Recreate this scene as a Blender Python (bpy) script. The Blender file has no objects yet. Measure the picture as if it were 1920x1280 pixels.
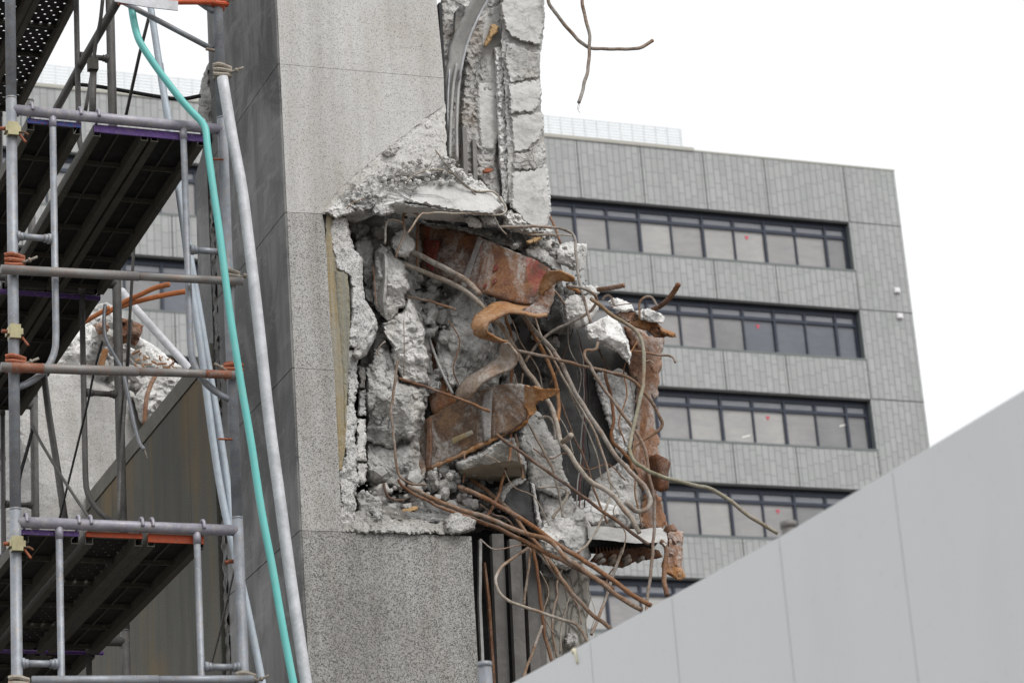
import bpy, math, random
import numpy as np
from mathutils import Vector, Matrix, noise
from mathutils.geometry import delaunay_2d_cdt

sc = bpy.context.scene
COL = sc.collection
# ------------------------------------------------------------------ camera
F = 5068.85
PI_, RO, YA = math.radians(19.66719), math.radians(-4.35359), math.radians(23.25088)
cy_, sy_ = math.cos(YA), math.sin(YA)
cp_, sp_ = math.cos(PI_), math.sin(PI_)
FWD = np.array([sy_*cp_, cy_*cp_, sp_])
RT0 = np.array([cy_, -sy_, 0.0])
UP0 = np.cross(RT0, FWD)
RT = RT0*math.cos(RO) + UP0*math.sin(RO)
UP = -RT0*math.sin(RO) + UP0*math.cos(RO)
CAM = np.array([0.0, 0.0, 1.6])
cd = bpy.data.cameras.new('camera')
cam = bpy.data.objects.new('camera', cd)
COL.objects.link(cam)
cam.matrix_world = Matrix(((RT[0], UP[0], -FWD[0], CAM[0]), (RT[1], UP[1], -FWD[1], CAM[1]),
                           (RT[2], UP[2], -FWD[2], CAM[2]), (0, 0, 0, 1)))
cd.sensor_width = 36
cd.lens = 36*F/1920
cd.clip_start = 0.1
cd.clip_end = 1500
cd.dof.use_dof = True
cd.dof.focus_distance = 11.7
cd.dof.aperture_fstop = 8.0
sc.camera = cam
# ------------------------------------------------------------------ light
SUN_EL, SUN_AZ = math.radians(52), math.radians(160)   # azimuth from +Y towards +X
w = bpy.data.worlds.new('World')
sc.world = w
w.use_nodes = True
nt = w.node_tree
bg = nt.nodes['Background']
sky = nt.nodes.new('ShaderNodeTexSky')
sky.sky_type = 'NISHITA'
sky.sun_disc = False
sky.sun_elevation = SUN_EL
sky.sun_rotation = SUN_AZ
sky.dust_density = 6.0
hs = nt.nodes.new('ShaderNodeHueSaturation')
hs.inputs['Saturation'].default_value = 0.22
mx = nt.nodes.new('ShaderNodeMixRGB')
mx.inputs[0].default_value = 0.72
mx.inputs[2].default_value = (9.6, 9.75, 9.9, 1)
nt.links.new(sky.outputs[0], hs.inputs['Color'])
nt.links.new(hs.outputs[0], mx.inputs[1])
nt.links.new(mx.outputs[0], bg.inputs[0])
bg.inputs[1].default_value = 0.13
sl = bpy.data.lights.new('sun', 'SUN')
sl.energy = 1.5
sl.angle = math.radians(18)
sl.color = (1.0, 0.975, 0.94)
so = bpy.data.objects.new('sun', sl)
COL.objects.link(so)
sd = Vector((math.sin(SUN_AZ)*math.cos(SUN_EL), math.cos(SUN_AZ)*math.cos(SUN_EL), math.sin(SUN_EL)))
so.rotation_euler = sd.to_track_quat('Z', 'Y').to_euler()
sc.view_settings.view_transform = 'Standard'
sc.view_settings.look = 'None'
sc.view_settings.exposure = 0.07
sc.view_settings.gamma = 1.0


# ------------------------------------------------------------------ pixel ray helpers
def ray(x, y):
    return RT*(x-960)/F - UP*(y-640)/F + FWD


def onX(x, y, X):
    d = ray(x, y)
    return CAM + d*(X-CAM[0])/d[0]


def onY(x, y, Y):
    d = ray(x, y)
    return CAM + d*(Y-CAM[1])/d[1]


# ------------------------------------------------------------------ materials
class NT:
    def __init__(s, name):
        s.m = bpy.data.materials.new(name)
        s.m.use_nodes = True
        s.t = s.m.node_tree
        s.b = s.t.nodes['Principled BSDF']
        g = s.t.nodes.new('ShaderNodeNewGeometry')
        s.pos = g.outputs['Position']

    def n(s, typ, **kw):
        o = s.t.nodes.new(typ)
        for k, v in kw.items():
            setattr(o, k, v)
        return o

    def set(s, sock, v):
        if isinstance(v, bpy.types.NodeSocket):
            s.t.links.new(v, sock)
        elif isinstance(v, tuple) and len(v) == 3 and sock.type == 'RGBA':
            sock.default_value = (*v, 1)
        else:
            sock.default_value = v

    def mapv(s, scale=(1, 1, 1), loc=(0, 0, 0), rot=(0, 0, 0)):
        o = s.n('ShaderNodeMapping')
        s.set(o.inputs['Vector'], s.pos)
        o.inputs['Scale'].default_value = scale
        o.inputs['Location'].default_value = loc
        o.inputs['Rotation'].default_value = rot
        return o.outputs[0]

    def noise(s, scale, detail=4, rough=0.6, dist=0.0, vec=None):
        o = s.n('ShaderNodeTexNoise')
        s.set(o.inputs['Vector'], vec if vec is not None else s.pos)
        o.inputs['Scale'].default_value = scale
        o.inputs['Detail'].default_value = detail
        o.inputs['Roughness'].default_value = rough
        o.inputs['Distortion'].default_value = dist
        return o.outputs['Fac']

    def vor(s, scale, feature='F1', out='Distance', vec=None, rand=1.0):
        o = s.n('ShaderNodeTexVoronoi', feature=feature)
        s.set(o.inputs['Vector'], vec if vec is not None else s.pos)
        o.inputs['Scale'].default_value = scale
        o.inputs['Randomness'].default_value = rand
        return o.outputs[out]

    def ramp(s, fac, stops, interp='LINEAR'):
        o = s.n('ShaderNodeValToRGB')
        s.set(o.inputs[0], fac)
        cr = o.color_ramp
        cr.interpolation = interp
        while len(cr.elements) < len(stops):
            cr.elements.new(0.5)
        for e, (p, c) in zip(cr.elements, stops):
            e.position = p
            e.color = (*c, 1) if isinstance(c, tuple) else (c, c, c, 1)
        return o.outputs[0]

    def mix(s, fac, a, b, mode='MIX'):
        o = s.n('ShaderNodeMixRGB', blend_type=mode)
        s.set(o.inputs[0], fac)
        s.set(o.inputs[1], a)
        s.set(o.inputs[2], b)
        return o.outputs[0]

    def math(s, op, a, b=0.0, c=0.0):
        o = s.n('ShaderNodeMath', operation=op)
        s.set(o.inputs[0], a)
        s.set(o.inputs[1], b)
        s.set(o.inputs[2], c)
        return o.outputs[0]

    def sep(s, vec=None):
        o = s.n('ShaderNodeSeparateXYZ')
        s.set(o.inputs[0], vec if vec is not None else s.pos)
        return o.outputs

    def bump(s, h, strength=0.5, dist=0.01, prev=None):
        o = s.n('ShaderNodeBump')
        s.set(o.inputs['Height'], h)
        o.inputs['Strength'].default_value = strength
        o.inputs['Distance'].default_value = dist
        if prev is not None:
            s.set(o.inputs['Normal'], prev)
        return o.outputs[0]

    def out(s, col, rough=0.8, metal=0.0, bump=None, spec=None):
        s.set(s.b.inputs['Base Color'], col)
        s.set(s.b.inputs['Roughness'], rough)
        s.set(s.b.inputs['Metallic'], metal)
        if bump is not None:
            s.set(s.b.inputs['Normal'], bump)
        if spec is not None:
            s.set(s.b.inputs['Specular IOR Level'], spec)
        return s.m


def g3(v, t=(1, 1, 1)):
    return (v*t[0], v*t[1], v*t[2])


def granite(name, dark, mid, light, bias=0.0, tint=(1, 1, 1), stain=0.25, rough=0.7, scale=110, streak=0.3):
    s = NT(name)
    c1 = s.vor(scale, out='Color')
    bw = s.n('ShaderNodeRGBToBW')
    s.set(bw.inputs[0], c1)
    nz = s.noise(scale*1.1, 3, 0.7)
    v = s.math('ADD', s.math('MULTIPLY', bw.outputs[0], 0.5), s.math('MULTIPLY', nz, 0.5))
    col = s.ramp(v, [(0.34+bias, g3(dark, tint)), (0.44+bias, g3(mid, tint)), (0.58+bias, g3(light, tint))])
    big = s.noise(1.7, 5, 0.6)
    col = s.mix(s.math('MULTIPLY', s.ramp(big, [(0.35, 0.0), (0.75, 1.0)]), stain), col, (0.30, 0.25, 0.18), 'MULTIPLY')
    wm = s.noise(3.1, 5, 0.65, 0.6, vec=s.mapv((1.5, 1.5, 0.7), (2, 5, 1)))
    col = s.mix(s.math('MULTIPLY', s.ramp(wm, [(0.5, 0.0), (0.68, 1.0)]), 0.25), col, (0.62, 0.52, 0.38), 'MULTIPLY')
    st = s.noise(1.0, 4, 0.55, vec=s.mapv((9, 9, 0.5)))
    col = s.mix(s.math('MULTIPLY', s.ramp(st, [(0.45, 0.0), (0.7, 1.0)]), streak), col, (0.42, 0.40, 0.36), 'MULTIPLY')
    b = s.bump(s.noise(260, 2, 0.6), 0.15, 0.004)
    return s.out(col, rough, 0, b)


def concrete(name, a, b_, tint=(1, 1, 1), pit=0.5, brown=0.25, bumpd=0.02, scale=9):
    s = NT(name)
    nz = s.noise(scale, 8, 0.68, 0.4)
    col = s.ramp(nz, [(0.3, g3(a*0.75, tint)), (0.48, g3((a+b_)/2, tint)), (0.62, g3(b_*1.06, tint))])
    fine = s.noise(75, 4, 0.75)
    col = s.mix(0.5, col, s.ramp(fine, [(0.3, 0.35), (0.5, 0.85), (0.65, 1.0)]), 'MULTIPLY')
    # aggregate stones
    ag = s.vor(42, out='Distance')
    agm = s.ramp(ag, [(0.18, 1.0), (0.26, 0.0)])
    agc = s.vor(42, out='Color')
    bwn = s.n('ShaderNodeRGBToBW')
    s.set(bwn.inputs[0], agc)
    sel = s.math('MULTIPLY', agm, s.math('GREATER_THAN', bwn.outputs[0], 0.55))
    col = s.mix(s.math('MULTIPLY', sel, 0.55), col, g3(a*0.8, (0.95, 1, 1.0)))
    # pits
    pv = s.vor(65, out='Distance')
    pm = s.math('MULTIPLY', s.ramp(pv, [(0.10, 1.0), (0.2, 0.0)]), s.ramp(s.noise(14, 3, .6), [(0.45, 0.0), (0.55, 1.0)]))
    col = s.mix(s.math('MULTIPLY', pm, pit), col, g3(0.05))
    wv = s.n('ShaderNodeVectorMath', operation='ADD')
    nc = s.n('ShaderNodeTexNoise')
    s.set(nc.inputs['Vector'], s.pos)
    nc.inputs['Scale'].default_value = 9
    sc2 = s.n('ShaderNodeVectorMath', operation='SCALE')
    s.set(sc2.inputs[0], nc.outputs['Color'])
    sc2.inputs['Scale'].default_value = 0.16
    s.set(wv.inputs[0], s.pos)
    s.set(wv.inputs[1], sc2.outputs[0])
    ck = s.vor(5.5, 'DISTANCE_TO_EDGE', 'Distance', vec=wv.outputs[0])
    col = s.mix(s.math('MULTIPLY', s.ramp(ck, [(0.0, 1.0), (0.022, 0.0)]), s.ramp(s.noise(3, 2, .5), [(0.45, 0.0), (0.55, 0.85)])), col, g3(0.05))
    br = s.noise(4.5, 5, 0.6, 0.6)
    col = s.mix(s.math('MULTIPLY', s.ramp(br, [(0.5, 0.0), (0.72, 1.0)]), brown), col, (0.30, 0.19, 0.10))
    h = s.math('SUBTRACT', s.math('ADD', nz, s.math('MULTIPLY', fine, 0.35)), s.math('MULTIPLY', pm, 0.3))
    bp = s.bump(s.math('MULTIPLY', fine, 0.6), 0.7, 0.006, s.bump(h, 0.7, bumpd*0.5))
    return s.out(col, 0.92, 0, bp, 0.3)


def rust(name, cols, scale=10, grey=0.35, rough=0.78, red=0.0, metal=0.0, greycol=(0.33, 0.31, 0.29)):
    plate = 'plate' in name
    s = NT(name)
    nz = s.noise(scale, 8, 0.7, 0.6)
    n = len(cols)
    col = s.ramp(nz, [(0.3+0.4*i/(n-1), c) for i, c in enumerate(cols)])
    lng = s.noise(3.2, 3, 0.6, 0.5, vec=s.mapv((1, 1, 1), (5, 2, 7)))
    col = s.mix(s.ramp(lng, [(0.44, 0.0), (0.6, 0.2 if plate else 0.55)]), col, (0.27, 0.12, 0.042))
    fine = s.noise(85, 3, 0.7)
    col = s.mix(0.6, col, s.ramp(fine, [(0.3, 0.35), (0.6, 1.0)]), 'MULTIPLY')
    gm = s.math('MULTIPLY', s.ramp(s.noise(6.5, 6, 0.7, 0.8, vec=s.mapv((1, 1, 0.45), (3.1, 0, 0))), [(0.47, 0.0), (0.6, 1.0)]),
                s.ramp(s.noise(60, 3, 0.7), [(0.38, 0.2), (0.55, 1.0)]))
    col = s.mix(s.math('MULTIPLY', gm, grey), col, greycol)
    if red:
        rm = s.ramp(s.noise(5.0, 3, 0.5, 0.5, vec=s.mapv((2.2, 2.2, 0.7), (7, 1, 2))), [(0.56, 0.0), (0.62, 1.0)])
        col = s.mix(s.math('MULTIPLY', rm, red), col, (0.33, 0.035, 0.03))
    sp = s.math('MULTIPLY', s.ramp(s.noise(130, 3, 0.8), [(0.57, 0.0), (0.66, 1.0)]), s.ramp(s.noise(5, 4, 0.6, vec=s.mapv((1, 1, 1), (1, 8, 0))), [(0.45, 0.05), (0.66, 0.65)]))
    col = s.mix(sp, col, greycol)
    b = s.bump(s.math('ADD', nz, s.math('MULTIPLY', fine, 0.5)), 0.8, 0.008)
    return s.out(col, rough, metal, b, 0.35)


def simple(name, col, rough=0.5, metal=0.0, var=0.25, scale=18, dirt=0.3, dirtcol=(0.16, 0.13, 0.10), bumpv=0.1, spec=None):
    s = NT(name)
    nz = s.noise(scale, 5, 0.65)
    c = s.mix(s.ramp(nz, [(0.3, 0.0), (0.7, 1.0)]), g3(1-var, col), col)
    d = s.ramp(s.noise(scale*2.7, 6, 0.78), [(0.5, 0.0), (0.6, 1.0)])
    c = s.mix(s.math('MULTIPLY', d, dirt), c, dirtcol)
    d2 = s.ramp(s.noise(scale*0.4, 7, 0.75, 0.7), [(0.46, 0.0), (0.62, 1.0)])
    c = s.mix(s.math('MULTIPLY', d2, dirt*0.8), c, g3(0.42, col))
    sp = s.ramp(s.noise(150, 2, 0.6), [(0.66, 0.0), (0.72, 1.0)])
    c = s.mix(s.math('MULTIPLY', sp, min(1, dirt*1.6)), c, (0.55, 0.53, 0.50))
    return s.out(c, s.math('MULTIPLY_ADD', nz, 0.3, rough-0.12), metal, s.bump(nz, bumpv, 0.004), spec)


M = {}
M['granite_pale'] = granite('pale speckled granite', 0.22, 0.43, 0.56, -0.05, (1, .985, .96), 0.2, 0.7, 250, 0.3)
M['granite_mid'] = granite('speckled granite', 0.08, 0.31, 0.47, -0.02, (1, .985, .95), 0.35, 0.6, 250, 0.5)
M['granite_wet'] = granite('weathered speckled granite', 0.06, 0.23, 0.39, 0.0, (1, .99, .95), 0.4, 0.55, 245, 0.55)
M['granite_break'] = granite('freshly broken granite', 0.15, 0.38, 0.55, -0.03, (1, .99, .97), 0.1, 0.9, 200, 0.0)


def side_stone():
    s = NT('shade darkened granite')
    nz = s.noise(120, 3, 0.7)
    col = s.ramp(nz, [(0.3, 0.025), (0.5, 0.065), (0.7, 0.15)])  # dark base tone carries the shade on the pillar's left side
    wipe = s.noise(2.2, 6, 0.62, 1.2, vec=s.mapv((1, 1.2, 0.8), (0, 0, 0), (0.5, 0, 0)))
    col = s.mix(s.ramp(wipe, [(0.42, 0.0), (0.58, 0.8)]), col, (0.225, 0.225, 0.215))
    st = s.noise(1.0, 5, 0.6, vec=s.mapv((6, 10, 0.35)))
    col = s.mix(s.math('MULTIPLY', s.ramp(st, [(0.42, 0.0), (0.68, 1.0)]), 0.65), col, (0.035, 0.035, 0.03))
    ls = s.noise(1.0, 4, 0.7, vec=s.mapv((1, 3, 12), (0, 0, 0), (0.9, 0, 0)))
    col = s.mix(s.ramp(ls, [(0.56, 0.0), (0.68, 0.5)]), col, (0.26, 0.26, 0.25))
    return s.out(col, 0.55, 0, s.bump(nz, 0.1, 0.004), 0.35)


M['granite_base'] = M['granite_wet']
M['spalled'] = granite('spalled pale granite', 0.30, 0.52, 0.62, -0.04, (1, .985, .955), 0.35, 0.95, 150, 0.1)
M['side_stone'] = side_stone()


def stained_wall():
    s = NT('algae stained wall')
    nz = s.noise(140, 3, 0.7)
    col = s.ramp(nz, [(0.3, (0.06, 0.058, 0.05)), (0.5, (0.12, 0.117, 0.10)), (0.68, (0.20, 0.195, 0.17))])
    big = s.noise(1.2, 6, 0.65, 0.8, vec=s.mapv((1, 1.4, 0.8)))
    col = s.mix(s.ramp(big, [(0.4, 0.0), (0.65, 0.6)]), col, (0.075, 0.073, 0.062))
    st = s.noise(1.0, 7, 0.72, 0.4, vec=s.mapv((4, 5.5, 0.35)))
    col = s.mix(s.math('MULTIPLY', s.ramp(st, [(0.52, 0.0), (0.66, 1.0)]), 0.55), col, (0.20, 0.145, 0.05))
    st2 = s.noise(1.0, 6, 0.7, 0.3, vec=s.mapv((4, 9, 0.6), (0, 3.3, 0)))
    col = s.mix(s.math('MULTIPLY', s.ramp(st2, [(0.52, 0.0), (0.64, 1.0)]), 0.35), col, (0.04, 0.042, 0.035))
    og = s.noise(0.9, 3, 0.5, 0, vec=s.mapv((1, 1, 1), (0, 1.7, 0.4)))
    col = s.mix(s.math('MULTIPLY', s.ramp(og, [(0.55, 0.0), (0.72, 1.0)]), 0.55), col, (0.26, 0.15, 0.035))
    return s.out(col, 0.75, 0, s.bump(nz, 0.2, 0.004), 0.3)


M['stained_wall'] = stained_wall()
M['copestone'] = simple('grey coping stone', (0.20, 0.19, 0.16), 0.8, 0, 0.3, 12, 0.4, (0.08, 0.08, 0.06), 0.2)
def ochre(name, a, b, c, k):
    s = NT(name)
    st = s.noise(1.0, 5, 0.6, vec=s.mapv((60, 30, 1.3)))
    col = s.ramp(st, [(0.32, a), (0.5, b), (0.66, c)])
    g = s.noise(170, 3, 0.7)
    col = s.mix(k, col, s.ramp(g, [(0.35, 0.35), (0.5, 0.8), (0.6, 1.0)]), 'MULTIPLY')
    big = s.ramp(s.noise(5, 6, 0.7), [(0.42, 0.0), (0.62, 0.65)])
    col = s.mix(big, col, (0.27, 0.26, 0.22))
    return s.out(col, 0.8, 0, s.bump(g, 0.2, 0.004), 0.3)


M['ochre'] = ochre('ochre stained stone', (0.24, 0.22, 0.17), (0.35, 0.265, 0.13), (0.37, 0.34, 0.28), 0.75)
M['greenish'] = ochre('grey green stained stone', (0.13, 0.13, 0.105), (0.24, 0.235, 0.195), (0.29, 0.24, 0.13), 0.75)
M['conc_light'] = concrete('pale broken concrete', 0.42, 0.74, (1, .985, .955), 0.5, 0.16)
M['conc_mid'] = concrete('grey broken concrete', 0.31, 0.58, (1, .99, .96), 0.7, 0.22)
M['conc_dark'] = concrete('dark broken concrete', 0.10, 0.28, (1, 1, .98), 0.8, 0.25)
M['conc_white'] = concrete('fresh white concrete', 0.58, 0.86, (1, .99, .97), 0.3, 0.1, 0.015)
M['cavity'] = concrete('shade darkened cavity concrete', 0.04, 0.15, (1, 1, .98), 0.8, 0.25)  # shade deep in the hollow is put into this concrete colour
M['mortar'] = concrete('rough mortar', 0.34, 0.60, (1, .98, .95), 0.3, 0.3, 0.03, 14)
def smooth_c():
    s = NT('smooth cast concrete')
    nz = s.noise(6, 7, 0.7, 0.5)
    col = s.ramp(nz, [(0.3, (0.40, 0.395, 0.38)), (0.5, (0.54, 0.535, 0.52)), (0.7, (0.62, 0.615, 0.60))])
    dk = s.noise(7, 6, 0.75, 1.5, vec=s.mapv((1, 1, 1.6), (4, 0, 1)))
    col = s.mix(s.ramp(dk, [(0.56, 0.0), (0.64, 0.7)]), col, (0.22, 0.22, 0.22))
    f = s.noise(90, 4, 0.7)
    col = s.mix(0.25, col, s.ramp(f, [(0.35, 0.5), (0.55, 1.0)]), 'MULTIPLY')
    return s.out(col, 0.9, 0, s.bump(s.math('ADD', nz, s.math('MULTIPLY', f, 0.3)), 0.35, 0.006), 0.3)


M['smooth_conc'] = smooth_c()


def form_conc():
    s = NT('board marked dark concrete')
    nz = s.noise(5, 7, 0.65, 0.3)
    col = s.ramp(nz, [(0.3, 0.035), (0.55, 0.085), (0.75, 0.16)])
    z = s.sep()[2]
    ln = s.math('FRACT', s.math('MULTIPLY', z, 11.0))
    ln = s.ramp(s.math('ADD', ln, s.math('MULTIPLY', s.noise(9, 3, .6), 0.1)), [(0.0, 1.0), (0.05, 0.0)])
    col = s.mix(s.math('MULTIPLY', ln, 0.5), col, (0.22, 0.22, 0.21))
    sc_ = s.ramp(s.noise(1, 5, 0.8, vec=s.mapv((30, 30, 6))), [(0.6, 0.0), (0.72, 1.0)])
    col = s.mix(s.math('MULTIPLY', sc_, 0.5), col, (0.34, 0.33, 0.31))
    return s.out(col, 0.85, 0, s.bump(nz, 0.4, 0.01), 0.3)


M['form'] = form_conc()
M['rust_plate'] = rust('rusted steel plate', [(0.025, 0.012, 0.009), (0.085, 0.032, 0.017), (0.20, 0.085, 0.032), (0.10, 0.03, 0.018)], 6, 0.9, 0.65, 0.35)
M['rust_orange'] = rust('bright orange rust', [(0.12, 0.05, 0.022), (0.34, 0.155, 0.055), (0.50, 0.30, 0.14)], 11, 0.45, 0.8, 0, 0, (0.42, 0.33, 0.25))
M['rust_dark'] = rust('dark brown rust', [(0.03, 0.014, 0.010), (0.12, 0.045, 0.02), (0.25, 0.09, 0.03)], 14, 0.3)
M['rust_grey'] = rust('grey rusted plate', [(0.035, 0.026, 0.022), (0.12, 0.075, 0.05), (0.25, 0.15, 0.08)], 8, 0.95, 0.6, 0.0, 0, (0.36, 0.34, 0.32))
M['rust_column'] = rust('flaking rusted column', [(0.12, 0.055, 0.035), (0.31, 0.17, 0.11), (0.46, 0.34, 0.27)], 11, 1.0, 0.85, 0.0, 0, (0.40, 0.36, 0.335))
M['bar_grey'] = rust('dusty grey rebar', [(0.13, 0.10, 0.08), (0.29, 0.26, 0.225), (0.42, 0.39, 0.36)], 22, 0.75, 0.8, 0, 0, (0.40, 0.37, 0.34))
M['bar_brown'] = rust('brown rebar', [(0.10, 0.065, 0.045), (0.22, 0.15, 0.105), (0.33, 0.27, 0.21)], 20, 0.65)
M['bar_rust'] = rust('rusty rebar', [(0.08, 0.035, 0.022), (0.20, 0.09, 0.045), (0.32, 0.17, 0.08)], 20, 0.35)
M['bar_dark'] = rust('dark rebar', [(0.05, 0.035, 0.03), (0.14, 0.085, 0.06), (0.24, 0.16, 0.11)], 20, 0.3)
M['bar_pale'] = rust('pale dusty rebar', [(0.20, 0.15, 0.11), (0.38, 0.33, 0.27), (0.50, 0.46, 0.40)], 20, 0.7, 0.8, 0, 0, (0.5, 0.47, 0.43))
M['bar_olive'] = rust('olive coated bar', [(0.15, 0.13, 0.075), (0.28, 0.26, 0.18), (0.36, 0.34, 0.27)], 12, 0.5)
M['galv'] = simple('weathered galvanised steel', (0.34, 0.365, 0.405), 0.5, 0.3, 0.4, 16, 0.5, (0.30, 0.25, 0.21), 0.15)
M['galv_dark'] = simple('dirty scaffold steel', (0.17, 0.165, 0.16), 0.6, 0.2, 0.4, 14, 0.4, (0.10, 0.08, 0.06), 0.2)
M['galv_violet'] = simple('violet tinted scaffold steel', (0.38, 0.365, 0.43), 0.5, 0.25, 0.35, 14, 0.45, (0.50, 0.46, 0.40), 0.15)
M['pipe_white'] = simple('pale zinc pipe', (0.60, 0.61, 0.64), 0.5, 0.15, 0.28, 22, 0.5, (0.42, 0.41, 0.40), 0.2)
M['pipe_blue'] = simple('pale blue pipe', (0.42, 0.48, 0.54), 0.5, 0.05, 0.2, 12, 0.4, (0.3, 0.3, 0.3), 0.1)
M['teal'] = simple('teal plastic pipe', (0.13, 0.50, 0.47), 0.45, 0, 0.12, 6, 0.16, (0.3, 0.45, 0.42), 0.03)
M['purple'] = simple('purple paint', (0.16, 0.07, 0.33), 0.5, 0, 0.35, 20, 0.35, (0.25, 0.22, 0.26), 0.1)
M['orange'] = simple('orange paint', (0.60, 0.09, 0.02), 0.5, 0, 0.3, 20, 0.3, (0.2, 0.07, 0.04), 0.1)
M['blue'] = simple('blue and red paint', (0.07, 0.16, 0.55), 0.5, 0, 0.3, 20, 0.75, (0.5, 0.08, 0.05), 0.1)
M['clamp_orange'] = simple('rusty orange clamp', (0.36, 0.10, 0.04), 0.6, 0.1, 0.4, 30, 0.4, (0.16, 0.06, 0.03), 0.3)
M['clamp_steel'] = simple('dirty clamp', (0.36, 0.33, 0.28), 0.6, 0.2, 0.4, 30, 0.4, (0.3, 0.13, 0.06), 0.3)
M['lock'] = simple('yellow zinc lock', (0.38, 0.355, 0.20), 0.4, 0.4, 0.3, 22, 0.35, (0.42, 0.22, 0.20), 0.1)
M['ledger_rust'] = simple('ledger pipe with rust', (0.27, 0.26, 0.25), 0.55, 0.2, 0.3, 7, 0.45, (0.27, 0.15, 0.10), 0.15)
M['rail_olive'] = simple('olive deck rail', (0.10, 0.093, 0.075), 0.7, 0.1, 0.4, 9, 0.35, (0.11, 0.10, 0.08), 0.2)
M['black'] = simple('black rubber', (0.012, 0.012, 0.013), 0.7, 0, 0.3, 10, 0.2, (0.05, 0.05, 0.05), 0.1)
M['darksteel'] = simple('dull steel sheet', (0.20, 0.19, 0.18), 0.55, 0.3, 0.45, 5, 0.35, (0.26, 0.25, 0.23), 0.1)
M['channel'] = simple('bent pale channel', (0.50, 0.495, 0.48), 0.6, 0.1, 0.3, 12, 0.35, (0.30, 0.28, 0.26), 0.2)
M['wood'] = simple('broken yellow timber', (0.50, 0.32, 0.15), 0.8, 0, 0.4, 30, 0.3, (0.2, 0.12, 0.06), 0.4)
M['scrape'] = simple('scraped grey steel', (0.36, 0.35, 0.34), 0.7, 0, 0.4, 25, 0.6, (0.14, 0.06, 0.035), 0.2)
M['redpaint'] = simple('faded red paint', (0.22, 0.03, 0.02), 0.7, 0, 0.5, 30, 0.9, (0.10, 0.04, 0.025), 0.2)
M['primer'] = simple('orange primer paint', (0.50, 0.15, 0.035), 0.7, 0, 0.35, 25, 0.45, (0.18, 0.07, 0.03), 0.3)
M['tan'] = simple('tan stained concrete', (0.36, 0.31, 0.235), 0.9, 0, 0.3, 14, 0.4, (0.22, 0.20, 0.17), 0.3)
M['sealant'] = simple('pale yellow sealant', (0.72, 0.68, 0.52), 0.7, 0, 0.2, 20, 0.2, (0.5, 0.45, 0.3), 0.1)
M['strip_pale'] = rust('dusty pale steel strip', [(0.10, 0.06, 0.04), (0.30, 0.24, 0.19), (0.44, 0.39, 0.34)], 8, 0.8, 0.8, 0, 0, (0.47, 0.44, 0.41))
M['band'] = simple('worn orange band', (0.34, 0.125, 0.065), 0.6, 0.1, 0.4, 18, 0.7, (0.26, 0.23, 0.21), 0.2)
M['wire_red'] = simple('red wire', (0.16, 0.04, 0.04), 0.6)
M['wire_white'] = simple('white wire', (0.5, 0.48, 0.46), 0.6)
M['ground'] = simple('dark site ground', (0.14, 0.13, 0.12), 0.9, 0, 0.3, 2, 0.3)


def deck_mat(holes):
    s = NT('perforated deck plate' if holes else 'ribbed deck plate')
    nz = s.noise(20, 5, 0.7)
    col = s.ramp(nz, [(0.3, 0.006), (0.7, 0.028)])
    x, y, z = s.sep()
    s.out(col, 0.7, 0.1, s.bump(nz, 0.3, 0.005), 0.3)
    if holes:
        fx = s.math('SUBTRACT', s.math('FRACT', s.math('MULTIPLY', x, 22.0)), 0.5)
        row = s.math('FLOOR', s.math('MULTIPLY', y, 22.0))
        fy = s.math('SUBTRACT', s.math('FRACT', s.math('MULTIPLY', y, 22.0)), 0.5)
        par = s.math('GREATER_THAN', s.math('FRACT', s.math('MULTIPLY', row, 0.5)), 0.25)
        fx = s.math('SUBTRACT', s.math('FRACT', s.math('ADD', s.math('MULTIPLY', x, 22.0), s.math('MULTIPLY', par, 0.5))), 0.5)
        r = s.math('ADD', s.math('MULTIPLY', fx, fx), s.math('MULTIPLY', fy, fy))
        hole = s.math('LESS_THAN', r, 0.020)
        tr = s.n('ShaderNodeBsdfTransparent')
        mxs = s.n('ShaderNodeMixShader')
        s.set(mxs.inputs[0], hole)
        s.t.links.new(s.b.outputs[0], mxs.inputs[1])
        s.t.links.new(tr.outputs[0], mxs.inputs[2])
        s.t.links.new(mxs.outputs[0], s.t.nodes['Material Output'].inputs[0])
    return s.m


M['deck_holes'] = deck_mat(True)
M['deck_plate'] = deck_mat(False)


def marble():
    s = NT('veined pale marble')
    v = s.vor(13, 'DISTANCE_TO_EDGE', 'Distance', vec=s.mapv((2.2, 2.2, 0.7), (0, 0, 0), (0, 0.12, 0)))
    nz = s.noise(9, 6, 0.7, 1.0)
    k = s.math('ADD', v, s.math('MULTIPLY', nz, 0.12))
    col = s.ramp(k, [(0.05, (0.12, 0.11, 0.10)), (0.12, (0.36, 0.34, 0.30)), (0.24, (0.56, 0.53, 0.48))])
    col = s.mix(s.ramp(s.noise(3, 5, .7), [(0.5, 0.0), (0.75, 0.5)]), col, (0.28, 0.24, 0.18))
    return s.out(col, 0.6, 0, s.bump(nz, 0.3, 0.006), 0.3)


M['marble'] = marble()


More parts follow.
